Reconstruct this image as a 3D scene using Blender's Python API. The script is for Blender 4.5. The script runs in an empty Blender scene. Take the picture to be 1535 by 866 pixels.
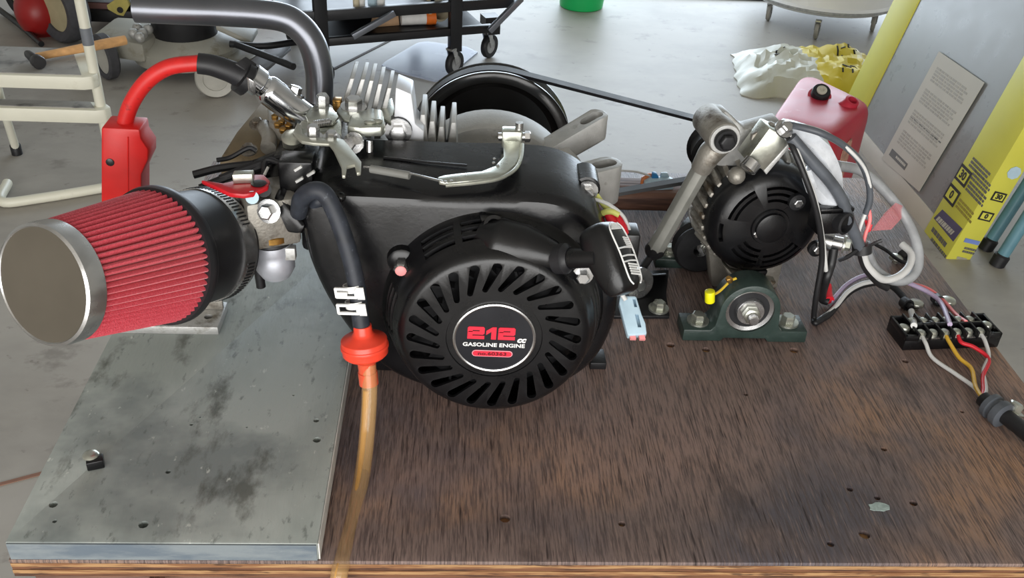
import bpy, bmesh, math, random
from mathutils import Vector, Matrix, noise
random.seed(7)
S = bpy.context.scene
COL = S.collection
# ------------------------------------------------------------------ camera
# table top is z = 0, x runs right, y runs away from the camera
FPX = 1450.0
CAM = Vector((0, 0, .58))
ROT = Matrix(((0.99824176, -0.01979193, -0.05587195),
              (-0.03613328, 0.54402269, -0.83829213),
              (0.04698703, 0.83883705, 0.54235102)))
cd = bpy.data.cameras.new('camera'); cam = bpy.data.objects.new('camera', cd); COL.objects.link(cam)
cd.sensor_width = 36; cd.sensor_fit = 'HORIZONTAL'; cd.lens = FPX / 1535 * 36; cd.clip_start = .01
cam.matrix_world = Matrix.Translation(CAM) @ ROT.to_4x4()
S.camera = cam
FL = -.70      # garage floor height
# ------------------------------------------------------------------ light
w = bpy.data.worlds.new('world'); S.world = w; w.use_nodes = True
bg = w.node_tree.nodes['Background']; bg.inputs[0].default_value = (.86, .93, 1, 1); bg.inputs[1].default_value = .8
def area(name, loc, target, sx, sy, power, col):
    l = bpy.data.lights.new(name, 'AREA'); l.shape = 'RECTANGLE'; l.size = sx; l.size_y = sy; l.energy = power; l.color = col
    o = bpy.data.objects.new(name, l); COL.objects.link(o); o.location = loc
    o.rotation_euler = (Vector(target) - Vector(loc)).to_track_quat('-Z', 'Y').to_euler()
    return o
# daylight only: the garage door open at the far end and the one open behind the camera, each lamp fills its opening
area('garage_door_far_offscreen', (1.0, 6.19, FL + 1.18), (1.0, 0, FL + 1.18), 4.8, 2.34, 240, (.76, .88, 1))
area('garage_door_behind_offscreen', (-.4, -2.99, FL + 1.18), (-.4, 1, FL + 1.18), 4.6, 2.34, 235, (1, .98, .95))
S.view_settings.view_transform = 'Standard'; S.view_settings.look = 'None'
S.view_settings.exposure = -0.1; S.view_settings.gamma = 1; S.view_settings.use_curve_mapping = False
# ------------------------------------------------------------------ helpers
def ray(px, py): return ROT @ Vector((px - 767.5, 433 - py, -FPX))
def PZ(px, py, z=0.0):
    r = ray(px, py); return CAM + r * ((z - CAM.z) / r.z)
def PY(px, py, y):
    r = ray(px, py); return CAM + r * (y / r.y)
def PX(px, py, x):
    r = ray(px, py); return CAM + r * (x / r.x)
V = Vector
def frame(n):
    n = V(n).normalized(); u = V((0, 0, 1)) if abs(n.z) < .9 else V((0, 1, 0))
    a = u.cross(n).normalized(); b = n.cross(a)
    return a, b, n
def catmull(pts, k=6):
    if len(pts) < 3: return [V(p) for p in pts]
    P = [V(p) for p in pts]; P = [P[0] * 2 - P[1]] + P + [P[-1] * 2 - P[-2]]
    out = []
    for i in range(1, len(P) - 2):
        a, b, c, d = P[i - 1:i + 3]
        for j in range(k):
            t = j / k
            out.append(.5 * ((2 * b) + (c - a) * t + (2 * a - 5 * b + 4 * c - d) * t * t + (3 * b - a - 3 * c + d) * t ** 3))
    out.append(P[-2]); return out
class MB:
    def __init__(s): s.v = []; s.f = []
    def add(s, vs, fs):
        n = len(s.v); s.v += [V(p) for p in vs]; s.f += [[i + n for i in f] for f in fs]; return s
    def obox(s, c, a, b, d):
        c, a, b, d = V(c), V(a), V(b), V(d)
        vs = [c + a * i + b * j + d * k for i in (-1, 1) for j in (-1, 1) for k in (-1, 1)]
        return s.add(vs, [(0, 1, 3, 2), (4, 6, 7, 5), (0, 4, 5, 1), (2, 3, 7, 6), (0, 2, 6, 4), (1, 5, 7, 3)])
    def box(s, x0, x1, y0, y1, z0, z1):
        return s.obox(((x0 + x1) / 2, (y0 + y1) / 2, (z0 + z1) / 2), ((x1 - x0) / 2, 0, 0), (0, (y1 - y0) / 2, 0), (0, 0, (z1 - z0) / 2))
    def bar(s, p, q, wd, th, up=(0, 0, 1)):
        p, q = V(p), V(q); d = q - p; u = V(up); a = d.cross(u).normalized(); b = a.cross(d).normalized()
        return s.obox((p + q) / 2, d / 2, a * wd / 2, b * th / 2)
    def prism(s, poly, ext):
        poly = [V(p) for p in poly]; n = len(poly); e = V(ext)
        return s.add(poly + [p + e for p in poly], [list(range(n))[::-1], list(range(n, 2 * n))] + [(i, (i + 1) % n, n + (i + 1) % n, n + i) for i in range(n)])
    def loft(s, rings, cap=True):
        n = len(rings[0]); vs = [p for r in rings for p in r]; fs = []
        for k in range(len(rings) - 1):
            for i in range(n):
                j = (i + 1) % n; fs.append((k * n + i, k * n + j, (k + 1) * n + j, (k + 1) * n + i))
        if cap: fs += [list(range(n))[::-1], [(len(rings) - 1) * n + i for i in range(n)]]
        return s.add(vs, fs)
    def tube(s, pts, r, seg=10, k=6, cap=True):
        n0 = len(pts); P = catmull(pts, k)
        rs = list(r) if hasattr(r, '__len__') else None
        t = (P[1] - P[0]).normalized(); a = t.cross(V((.31, .2, .93))).normalized(); rings = []
        for i, p in enumerate(P):
            t = (P[min(i + 1, len(P) - 1)] - P[max(i - 1, 0)]).normalized()
            a = (a - t * a.dot(t)).normalized(); b = t.cross(a)
            if rs:
                u = i / (len(P) - 1) * (n0 - 1); q = min(int(u), n0 - 2); R = rs[q] * (1 - u + q) + rs[q + 1] * (u - q)
            else: R = r
            rings.append([p + (a * math.cos(2 * math.pi * m / seg) + b * math.sin(2 * math.pi * m / seg)) * R for m in range(seg)])
        return s.loft(rings, cap)
    def lathe(s, o, ax, prof, seg=32, cap=True, closed=False):
        a, b, n = frame(ax); o = V(o); rings = []
        for r, h in prof:
            rings.append([o + n * h + (a * math.cos(2 * math.pi * m / seg) + b * math.sin(2 * math.pi * m / seg)) * max(r, 1e-5) for m in range(seg)])
        if closed: rings.append(rings[0]); nn = seg; base = len(s.v)
        if closed:
            k = len(rings) - 1; vs = [p for r in rings[:-1] for p in r]; fs = []
            for q in range(k):
                q2 = (q + 1) % k
                for i in range(seg):
                    j = (i + 1) % seg; fs.append((q * seg + i, q * seg + j, q2 * seg + j, q2 * seg + i))
            return s.add(vs, fs)
        return s.loft(rings, cap)
    def cyl(s, p, q, r, r2=None, seg=16):
        p, q = V(p), V(q); return s.lathe(p, q - p, [(r, 0), (r if r2 is None else r2, (q - p).length)], seg)
    def ball(s, c, rx, ry, rz, seg=16, rg=8, m=None):
        c = V(c); rings = []
        for i in range(1, rg):
            t = math.pi * i / rg; rings.append([])
            for j in range(seg):
                u = 2 * math.pi * j / seg; p = V((rx * math.sin(t) * math.cos(u), ry * math.sin(t) * math.sin(u), rz * math.cos(t)))
                rings[-1].append(c + (m @ p if m else p))
        return s.loft(rings, True)
    def hexbolt(s, c, ax, r, h=None, washer=True, dome=True):
        c = V(c); n = V(ax).normalized(); h = h or r * 1.1
        if washer: s.lathe(c, n, [(r * 1.55, 0), (r * 1.55, r * .3), (r * .9, r * .34)], 16)
        b = r * .3 if washer else 0
        return s.lathe(c, n, [(r, b), (r, b + h * .85), (r * .8, b + h)], 6)
    def build(s, name, mat, parent=None, bevel=0, ang=38, flip=False, seg=2):
        me = bpy.data.meshes.new(name); off = parent['_o'] if parent else (0, 0, 0); off = V(off)
        me.from_pydata([p - off for p in s.v], [], s.f)
        bm = bmesh.new(); bm.from_mesh(me); bmesh.ops.recalc_face_normals(bm, faces=bm.faces)
        if bevel:
            eds = [e for e in bm.edges if len(e.link_faces) == 2 and e.calc_face_angle(0) > math.radians(35)]
            bmesh.ops.bevel(bm, geom=eds, offset=bevel, segments=seg, profile=.5, affect='EDGES', clamp_overlap=True)
        bm.to_mesh(me); bm.free()
        for p in me.polygons: p.use_smooth = True
        me.set_sharp_from_angle(angle=math.radians(ang))
        me.materials.append(mat)
        o = bpy.data.objects.new(name, me); COL.objects.link(o); o['_o'] = tuple(off)
        if parent: o.parent = parent
        ALL.append(o)
        return o
ALL = []
def thing(name, label, cat, loc, group=None):
    o = bpy.data.objects.new(name, None); COL.objects.link(o); o.location = loc; o['_o'] = tuple(loc); o.empty_display_size = .02
    o['label'] = label; o['category'] = cat
    if group: o['group'] = group
    ALL.append(o); return o
def tag(o, label, cat, group=None):
    o['label'] = label; o['category'] = cat
    if group: o['group'] = group
    return o
def cut(o, cutter, mat=None):
    """boolean difference with a cutter MB given in world coordinates"""
    off = V(o['_o']); me = bpy.data.meshes.new('cutter'); me.from_pydata([p - off for p in cutter.v], [], cutter.f)
    bm = bmesh.new(); bm.from_mesh(me); bmesh.ops.recalc_face_normals(bm, faces=bm.faces); bm.to_mesh(me); bm.free()
    c = bpy.data.objects.new('cutter', me); COL.objects.link(c); c.parent = o.parent
    m = o.modifiers.new('b', 'BOOLEAN'); m.operation = 'DIFFERENCE'; m.solver = 'EXACT'; m.object = c
    bpy.context.view_layer.update(); dg = bpy.context.evaluated_depsgraph_get()
    nm = bpy.data.meshes.new_from_object(o.evaluated_get(dg)); o.modifiers.clear(); old = o.data; o.data = nm; nm.name = o.name
    bpy.data.objects.remove(c); bpy.data.meshes.remove(me); bpy.data.meshes.remove(old)
    for p in nm.polygons: p.use_smooth = True
    nm.set_sharp_from_angle(angle=math.radians(38))
    return o
def text(s, name, origin, xdir, ydir, size, mat, parent, xs=1.0, off=0.0, shear=0.0, ext=.0003, align='CENTER'):
    cu = bpy.data.curves.new(name, 'FONT'); cu.body = s; cu.size = size; cu.extrude = ext / 1; cu.offset = off; cu.shear = shear
    cu.align_x = align; cu.align_y = 'CENTER'; cu.resolution_u = 3
    t = bpy.data.objects.new(name, cu); COL.objects.link(t); bpy.context.view_layer.update()
    me = bpy.data.meshes.new_from_object(t.evaluated_get(bpy.context.evaluated_depsgraph_get()))
    bpy.data.objects.remove(t); bpy.data.curves.remove(cu)
    xd, yd = V(xdir).normalized(), V(ydir).normalized(); zd = xd.cross(yd); off_ = V(parent['_o'])
    for v in me.vertices: v.co = V(origin) - off_ + xd * v.co.x * xs + yd * v.co.y + zd * v.co.z
    me.materials.clear(); me.materials.append(mat)
    o = bpy.data.objects.new(name, me); COL.objects.link(o); o.parent = parent; o['_o'] = tuple(off_); ALL.append(o); return o
# ------------------------------------------------------------------ materials
def lin(c): return tuple(((x / 255 + .055) / 1.055) ** 2.4 if x > 10 else x / 255 / 12.92 for x in c) + (1,)
def mat(name, rgb, rough=.5, metal=0.0, var=.12, vs=30, bump=0.0, bs=200, stretch=(1, 1, 1), coat=0.0, alpha=1.0, trans=0.0, ior=1.45, rv=.1, dirt=None, spec=.5):
    m = bpy.data.materials.new(name); m.use_nodes = True; nt = m.node_tree; b = nt.nodes['Principled BSDF']; L = nt.links
    tc = nt.nodes.new('ShaderNodeTexCoord'); mp = nt.nodes.new('ShaderNodeMapping'); mp.inputs['Scale'].default_value = stretch
    L.new(tc.outputs['Object'], mp.inputs[0])
    n = nt.nodes.new('ShaderNodeTexNoise'); n.inputs['Scale'].default_value = vs; n.inputs['Detail'].default_value = 5; L.new(mp.outputs[0], n.inputs['Vector'])
    c = lin(rgb); r = nt.nodes.new('ShaderNodeValToRGB'); e = r.color_ramp.elements
    e[0].position = .3; e[1].position = .7
    e[0].color = tuple(x * (1 - var) for x in c[:3]) + (1,); e[1].color = tuple(min(1, x * (1 + var)) for x in c[:3]) + (1,)
    L.new(n.outputs[0], r.inputs[0]); src = r.outputs[0]
    if dirt:
        n2 = nt.nodes.new('ShaderNodeTexNoise'); n2.inputs['Scale'].default_value = dirt[1]; n2.inputs['Detail'].default_value = 8; n2.inputs['Roughness'].default_value = .65
        L.new(mp.outputs[0], n2.inputs['Vector'])
        r2 = nt.nodes.new('ShaderNodeValToRGB'); r2.color_ramp.elements[0].position = dirt[2]; r2.color_ramp.elements[1].position = dirt[2] + .12
        L.new(n2.outputs[0], r2.inputs[0]); mx = nt.nodes.new('ShaderNodeMix'); mx.data_type = 'RGBA'
        L.new(r2.outputs[0], mx.inputs['Factor']); L.new(src, mx.inputs['A']); mx.inputs['B'].default_value = lin(dirt[0]); src = mx.outputs['Result']
    L.new(src, b.inputs['Base Color'])
    b.inputs['Metallic'].default_value = metal; b.inputs['Coat Weight'].default_value = coat; b.inputs['Alpha'].default_value = alpha
    b.inputs['Transmission Weight'].default_value = trans; b.inputs['IOR'].default_value = ior; b.inputs['Specular IOR Level'].default_value = spec
    mr = nt.nodes.new('ShaderNodeMapRange'); mr.inputs[3].default_value = max(0, rough - rv); mr.inputs[4].default_value = min(1, rough + rv)
    L.new(n.outputs[0], mr.inputs[0]); L.new(mr.outputs[0], b.inputs['Roughness'])
    if bump:
        n3 = nt.nodes.new('ShaderNodeTexNoise'); n3.inputs['Scale'].default_value = bs; n3.inputs['Detail'].default_value = 4; L.new(mp.outputs[0], n3.inputs['Vector'])
        bp = nt.nodes.new('ShaderNodeBump'); bp.inputs['Strength'].default_value = bump; bp.inputs['Distance'].default_value = .002
        L.new(n3.outputs[0], bp.inputs['Height']); L.new(bp.outputs[0], b.inputs['Normal'])
    return m
def layered(name, base, layers, rough=.6, bump=None, spec=.4, rough2=None):
    """base colour plus (rgb, scale vec, detail, ramp lo, ramp hi, strength) noise layers"""
    m = bpy.data.materials.new(name); m.use_nodes = True; nt = m.node_tree; b = nt.nodes['Principled BSDF']; L = nt.links
    tc = nt.nodes.new('ShaderNodeTexCoord'); src = None
    for i, (rgb, sc, det, lo, hi, st) in enumerate(layers):
        mp = nt.nodes.new('ShaderNodeMapping'); mp.inputs['Scale'].default_value = sc; mp.inputs['Location'].default_value = (i * 3.7 + 1, i * 1.3, i * 2.1)
        L.new(tc.outputs['Object'], mp.inputs[0])
        n = nt.nodes.new('ShaderNodeTexNoise'); n.inputs['Scale'].default_value = 1; n.inputs['Detail'].default_value = det; n.inputs['Roughness'].default_value = .62
        L.new(mp.outputs[0], n.inputs['Vector'])
        mr = nt.nodes.new('ShaderNodeMapRange'); mr.inputs[1].default_value = lo; mr.inputs[2].default_value = hi; mr.inputs[4].default_value = st
        L.new(n.outputs[0], mr.inputs[0])
        mx = nt.nodes.new('ShaderNodeMix'); mx.data_type = 'RGBA'; L.new(mr.outputs[0], mx.inputs['Factor'])
        if src: L.new(src, mx.inputs['A'])
        else: mx.inputs['A'].default_value = lin(base)
        mx.inputs['B'].default_value = lin(rgb); src = mx.outputs['Result']
    L.new(src, b.inputs['Base Color']); b.inputs['Roughness'].default_value = rough; b.inputs['Specular IOR Level'].default_value = spec
    if bump:
        sc, st, di = bump; mp = nt.nodes.new('ShaderNodeMapping'); mp.inputs['Scale'].default_value = sc; L.new(tc.outputs['Object'], mp.inputs[0])
        n = nt.nodes.new('ShaderNodeTexNoise'); n.inputs['Scale'].default_value = 1; n.inputs['Detail'].default_value = 4; L.new(mp.outputs[0], n.inputs['Vector'])
        bp = nt.nodes.new('ShaderNodeBump'); bp.inputs['Strength'].default_value = st; bp.inputs['Distance'].default_value = di
        L.new(n.outputs[0], bp.inputs['Height']); L.new(bp.outputs[0], b.inputs['Normal'])
    return m
M = {}
M['wood'] = layered('dark_stained_plywood', (126, 108, 102), [
    ((166, 128, 98), (6, 5, 5), 4, .50, .66, .8), ((80, 80, 90), (4.5, 4, 4), 4, .50, .64, .8), ((148, 122, 112), (3, 3, 3), 3, .52, .66, .6),
    ((82, 70, 68), (620, 40, 30), 3, .46, .60, .75), ((152, 130, 120), (760, 50, 40), 2, .56, .72, .5),
    ((52, 42, 42), (16, 8, 5), 7, .60, .70, .5), ((40, 30, 30), (560, 24, 30), 2, .60, .70, .8)], .5, ((640, 40, 40), 1.0, .0018))
M['woodedge'] = layered('plywood_edge', (160, 124, 84), [((112, 70, 42), (20, 20, 420), 3, .46, .56, .8), ((60, 38, 26), (30, 20, 240), 3, .58, .66, .8)], .7, ((60, 60, 300), .4, .001))
M['woodedge2'] = layered('plywood_edge_dark_ply', (110, 72, 48), [((58, 36, 26), (26, 20, 420), 3, .46, .58, .8)], .75, ((60, 60, 300), .4, .001))
M['rail'] = layered('rough_brown_timber', (112, 80, 66), [((66, 44, 38), (10, 120, 120), 4, .45, .6, .8), ((150, 116, 96), (6, 60, 60), 4, .58, .7, .6)], .6, ((12, 160, 160), .4, .002))
M['grey'] = layered('grey_painted_board', (154, 161, 157), [
    ((176, 182, 178), (9, 5, 9), 4, .48, .62, .7), ((104, 112, 112), (6, 7, 6), 5, .50, .66, .7),
    ((66, 66, 56), (26, 12, 10), 9, .57, .68, .7), ((86, 92, 88), (150, 60, 60), 5, .60, .70, .6), ((210, 214, 208), (120, 70, 60), 4, .66, .72, .6)], .55, ((240, 60, 80), .45, .0012))
M['greyside'] = layered('grey_board_edge', (116, 124, 128), [((82, 94, 106), (14, 14, 60), 5, .46, .62, .8), ((196, 198, 196), (30, 30, 120), 5, .66, .72, .5)], .6, ((120, 120, 200), .3, .001))
M['concrete'] = layered('concrete_floor', (158, 153, 146), [
    ((138, 134, 128), (1.6, 2.4, 1), 6, .48, .64, .8), ((176, 172, 166), (1.1, 1.4, 1), 5, .50, .66, .6),
    ((112, 106, 100), (7, 9, 4), 7, .60, .68, .55), ((96, 88, 80), (26, 30, 10), 5, .66, .72, .5)], .5, ((60, 60, 60), .12, .002), .4)
M['joint'] = mat('floor_joint', (92, 86, 82), .8)
M['black'] = mat('glossy_black_shroud', (16, 16, 18), .26, 0, .25, 30, .05, 260, dirt=((40, 40, 41), 14, .60), rv=.14)
M['blackpl'] = mat('black_plastic', (14, 14, 16), .3, 0, .2, 40, .04, 500, dirt=((30, 30, 31), 18, .62), rv=.12)
M['rubber'] = mat('black_rubber', (26, 26, 29), .5, 0, .2, 50)
M['hose'] = mat('dusty_black_hose', (40, 44, 52), .55, 0, .3, 90, dirt=((92, 98, 106), 120, .60))
M['alu'] = mat('cast_aluminium', (182, 182, 180), .5, .5, .12, 60, .15, 500, dirt=((120, 116, 106), 30, .60))
M['aludirty'] = mat('stained_aluminium', (150, 146, 138), .5, .6, .25, 40, .2, 400, dirt=((84, 72, 58), 25, .54))
M['zinc'] = mat('zinc_plate', (188, 190, 180), .3, .85, .15, 80, .05, 300, dirt=((138, 138, 112), 40, .60))
M['steel'] = mat('bright_steel', (196, 196, 196), .25, .95, .12, 70)
M['chrome'] = mat('polished_chrome', (206, 208, 212), .14, 1, .1, 40)
M['pipe'] = mat('dark_bare_steel_pipe', (104, 106, 112), .3, .85, .15, 18, stretch=(1, 1, 1))
M['tan'] = mat('heat_stained_shield', (126, 112, 88), .45, .45, .25, 16, dirt=((64, 56, 48), 22, .56))
M['red'] = mat('red_plastic', (196, 26, 24), .38, 0, .1, 40)
M['redhose'] = mat('red_rubber_hose', (190, 30, 28), .45, 0, .15, 60, dirt=((120, 24, 24), 60, .6))
M['redmetal'] = mat('red_painted_lever', (178, 24, 34), .35, 0, .1, 60)
M['orange'] = mat('orange_red_filter', (226, 66, 44), .35, 0, .08, 60, spec=.6)
M['gauze'] = None
M['gold'] = mat('brass', (170, 130, 70), .3, .9, .25, 120)
M['white'] = mat('white_plastic', (226, 226, 224), .4, 0, .05, 60)
M['lightblue'] = mat('pale_blue_connector', (176, 200, 214), .35, 0, .06, 60)
M['blue'] = mat('blue_plastic', (46, 130, 190), .4)
M['green'] = mat('dark_green_cast_iron', (44, 58, 54), .38, 0, .2, 60, .15, 300, dirt=((70, 78, 74), 60, .62))
M['darkmetal'] = mat('black_steel', (34, 34, 36), .42, .3, .25, 50, .1, 300)
M['yellow'] = mat('yellow_plastic', (230, 226, 20), .4)
M['wire_w'] = mat('white_wire', (206, 206, 204), .4); M['wire_y'] = mat('yellow_wire', (214, 170, 60), .4)
M['wire_ly'] = mat('pale_yellow_wire', (214, 216, 120), .4); M['wire_r'] = mat('red_wire', (206, 34, 48), .4)
M['wire_p'] = mat('lilac_wire', (176, 160, 188), .4); M['wire_k'] = mat('black_wire', (30, 30, 32), .45)
M['wire_g'] = mat('grey_cable', (150, 152, 154), .4, 0, .2, 60); M['wire_dg'] = mat('dark_grey_cable', (78, 82, 88), .4, 0, .25, 40)
M['wire_pk'] = mat('pink_wire', (226, 120, 120), .4)
M['emblem'] = mat('emblem_black', (26, 27, 32), .3); M['emred'] = mat('emblem_red', (212, 38, 60), .4); M['emdark'] = mat('emblem_dark_red', (96, 8, 22), .4)
M['empink'] = mat('emblem_pink', (232, 150, 160), .4); M['pinkcap'] = mat('pink_cap', (222, 140, 140), .5)
M['print'] = mat('black_print', (36, 34, 34), .6); M['dark'] = mat('dark_void', (10, 10, 10), .9)
M['foil'] = mat('silver_tape', (222, 226, 232), .3, .25, .12, 60, .8, 70)
M['clear'] = None
def gauze():
    m = bpy.data.materials.new('red_filter_gauze'); m.use_nodes = True; nt = m.node_tree; b = nt.nodes['Principled BSDF']; L = nt.links
    tc = nt.nodes.new('ShaderNodeTexCoord'); mp = nt.nodes.new('ShaderNodeMapping'); mp.inputs['Rotation'].default_value = (.3, .5, .2); L.new(tc.outputs['Object'], mp.inputs[0])
    v = nt.nodes.new('ShaderNodeTexVoronoi'); v.inputs['Scale'].default_value = 820; L.new(mp.outputs[0], v.inputs['Vector'])
    r = nt.nodes.new('ShaderNodeValToRGB'); r.color_ramp.elements[0].color = lin((186, 40, 58)); r.color_ramp.elements[1].color = lin((216, 84, 98)); L.new(v.outputs[0], r.inputs[0])
    L.new(r.outputs[0], b.inputs['Base Color']); b.inputs['Roughness'].default_value = .5; b.inputs['Sheen Weight'].default_value = .3
    bp = nt.nodes.new('ShaderNodeBump'); bp.inputs['Strength'].default_value = .4; bp.inputs['Distance'].default_value = .0006; L.new(v.outputs[0], bp.inputs['Height']); L.new(bp.outputs[0], b.inputs['Normal'])
    return m
M['gauze'] = gauze()
M['clear'] = mat('amber_clear_tube', (206, 166, 112), .14, 0, .06, 30, alpha=.38, rv=.02, spec=.8)
M['film'] = mat('clear_plastic_sheet', (196, 208, 236), .25, 0, .05, 6, alpha=.5)
# ================================================================== setting
fl = MB().box(-5, 5, -5, 9, FL - .1, FL).build('floor', M['concrete']); fl['kind'] = 'structure'
j = MB(); a, b_ = PZ(480, 114, FL), PZ(610, 48, FL); d_ = (b_ - a).normalized(); j.bar(a + V((0, 0, -.004)), b_ + d_ * 1.6 + V((0, 0, -.004)), .012, .012)
o = j.build('trim_1', M['joint']); o['kind'] = 'structure'
j = MB(); a, b_ = PZ(-60, 742, FL), PZ(70, 698, FL); j.bar(a + V((0, 0, -.004)), b_ + V((.3, .12, -.004)), .008, .011)
o = j.build('trim_2', mat('rusty_joint', (136, 100, 84), .8)); o['kind'] = 'structure'
a, b_ = PZ(1000, -6, FL), PZ(1180, 0, FL); j = MB().bar(a + (a - b_) * 1.2, b_ + (b_ - a) * 3, .05, .03)
o = j.build('trim_3', M['rubber']); o['kind'] = 'structure'
CE = FL + 2.72
def wall(name, boxes):
    m = MB()
    for b in boxes: m.box(*b)
    o = m.build(name, M['plaster']); o['kind'] = 'structure'
M['plaster'] = mat('off_white_plaster', (176, 172, 164), .9, 0, .06, 2)
wall('wall_left', [(-3.7, -3.6, -3.1, 6.4, FL, CE)]); wall('wall_right', [(3.6, 3.7, -3.1, 6.4, FL, CE)])
wall('wall_back', [(-3.6, -1.4, 6.2, 6.3, FL, CE), (3.4, 3.6, 6.2, 6.3, FL, CE), (-1.4, 3.4, 6.2, 6.3, FL + 2.36, CE)])
wall('wall_front', [(-3.6, -2.7, -3.1, -3.0, FL, CE), (1.9, 3.6, -3.1, -3.0, FL, CE), (-2.7, 1.9, -3.1, -3.0, FL + 2.36, CE)])
wall('ceiling', [(-3.7, 3.7, -3.1, 6.4, CE, CE + .1)])
# ================================================================== work table
TX0, TX1, TY0, TY1, TH = -.332, .568, .510, 1.20, .019
tb = thing('work_table', 'low work table with a worn dark-stained plywood top and raw ply front edge', 'table', (.118, .85, FL))
holes = [(757, 777, 0.00442), (932, 785, .003), (1296, 801, 0.00468), (1245, 815, 0.00312), (1325, 673, 0.00286), (1274, 733, 0.00286), (1315, 746, 0.00286), (1369, 754, 0.00338), (1005, 517, 0.00442), (1058, 524, 0.00442),
         (1190, 525, 0.00468), (1357, 541, 0.00364), (1118, 591, 0.00234), (1143, 851, .003), (1442, 617, .002)]
top = MB().box(TX0, TX1, TY0, TY1, -TH * .22, 0).build('tabletop', M['wood'], tb, .0012)
c = MB()
for px, py, r in holes:
    p = PZ(px, py); c.cyl(p + V((0, 0, -.0165)), p + V((0, 0, .01)), r, seg=10)
cut(top, c)
for i in range(4):
    z1 = -TH * .22 - i * TH * .195
    k = MB().box(TX0 + .0005, TX1 - .0005, TY0 + .0004 + .0006 * (i % 2), TY1, z1 - TH * .195, z1).build('ply', M['woodedge' if i % 2 == 0 else 'woodedge2'], tb)
for x in (TX0 + .05, TX1 - .05):
    for y in (TY0 + .06, TY1 - .06):
        MB().box(x - .045, x + .045, y - .045, y + .045, FL, -TH).build('leg', M['rail'], tb, .004)
for y in (TY0 + .06, TY1 - .06): MB().box(TX0 + .05, TX1 - .05, y - .019, y + .019, -TH - .09, -TH).build('apron', M['rail'], tb, .002)
# pale paint fleck on the table
# ================================================================== grey board
BZ = .018
gb = thing('painted_board', 'grey painted wooden board with screw holes lying on the dark table', 'board', (-.216, .72, 0))
L0, L1 = -.3305, -.1035
bd = MB().prism([V((L0, .511, 0)), V((L1 + .002, .511, 0)), V((L1, 1.02, 0)), V((L0 - .006, 1.02, 0))], (0, 0, BZ)).build('board', M['grey'], gb, .0012)
c = MB()
for px, py, r in [(80, 756, .0034), (82, 781, .0018), (215, 786, .0038), (475, 659, .0036), (252, 707, .0022), (287, 636, .0016), (474, 630, .0026), (300, 625, .001), (440, 592, .0012), (370, 640, .001)]:
    p = PZ(px, py, BZ); c.cyl(p + V((0, 0, -.012)), p + V((0, 0, .01)), r, seg=9)
cut(bd, c)
MB().box(L0 + .001, L1 + .001, .5098, .5112, .0008, BZ - .0009).build('front_edge', M['greyside'], gb)
MB().prism([V((L1 + .0021, .5115, .0006)), V((L1 + .0029, .5115, .0006)), V((L1 + .0009, 1.02, .0006)), V((L1 + .0001, 1.02, .0006))], (0, 0, BZ - .0012)).build('side_edge', mat('pale_bare_edge', (206, 204, 198), .6, 0, .15, 60), gb)
# screw with a clip on the board
p = PZ(139, 694, BZ); t = thing('clip_screw', 'small screw with a black plastic clip sticking up from the grey board', 'screw', p)
MB().lathe(p, (0, 0, 1), [(.0036, 0), (.0036, .007), (.0062, .0075), (.0066, .009), (.005, .0108), (.002, .0114)], 14).build('screw', M['zinc'], t)
MB().obox(p + V((.004, -.0035, .0045)), V((.0062, .0022, 0)), V((-.0016, .0046, 0)), (0, 0, .0042)).build('clip', M['blackpl'], t, .001)
# ================================================================== engine
KX, KY, KZ = .0312, .6575, .106
K = V((KX, KY, KZ))
eng = thing('gasoline_engine', 'black 212cc gasoline engine with recoil starter bolted to the table', 'engine', (KX, .76, 0))
def ring(x0, z0, r, y, n=64): return [V((x0 + r * math.cos(2 * math.pi * i / n), y, z0 + r * math.sin(2 * math.pi * i / n))) for i in range(n)]
# --- shroud: lofted outline in x-z
out = [(-.128, .205), (-.120, .2125), (-.105, .216), (-.06, .2165), (0, .216), (.05, .2165), (.082, .2135), (.106, .202), (.124, .182), (.136, .150), (.141, .115), (.139, .082), (.128, .050), (.107, .026), (.075, .012), (.03, .008), (-.02, .012), (-.056, .028), (-.080, .052), (-.098, .080), (-.114, .112), (-.126, .150), (-.130, .190)]
oc = catmull([V((x, 0, z)) for x, z in out] + [V((out[0][0], 0, out[0][1]))], 4)[:-1]
cx = sum(p.x for p in oc) / len(oc); cz = sum(p.z for p in oc) / len(oc)
def so(y, inset, lift=0):
    R = []
    for p in oc:
        d = V((cx - p.x, 0, cz - p.z)); q = p + d.normalized() * inset; z = q.z + (lift if q.z > .19 else 0); R.append(V((q.x, y, z)))
    return R
sh = MB().loft([so(.7000, .012), so(.7015, .006), so(.705, .0022), so(.711, 0), so(.745, -.001, .003), so(.788, -.001, .006)]).build('shroud', M['black'], eng, ang=30)
# cylinder-side cowl on the left, sloping to the back
cw = MB(); 
cw.prism([V((-.128, .712, .19)), V((-.115, .712, .21)), V((-.115, .712, .14)), V((-.122, .712, .14))], (0, .09, 0)).build('cowl_edge', M['black'], eng, .004)
# fold line ridge across the shroud
MB().tube([PY(500, 297, .7035), PY(560, 303, .703), PY(640, 306, .703), PY(688, 312, .704)], [.0016, .0024, .0024, .0008], 8).build('ridge', M['black'], eng)
MB().ball(PY(509, 295, .703), .006, .005, .0045).build('boss', M['black'], eng)
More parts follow.
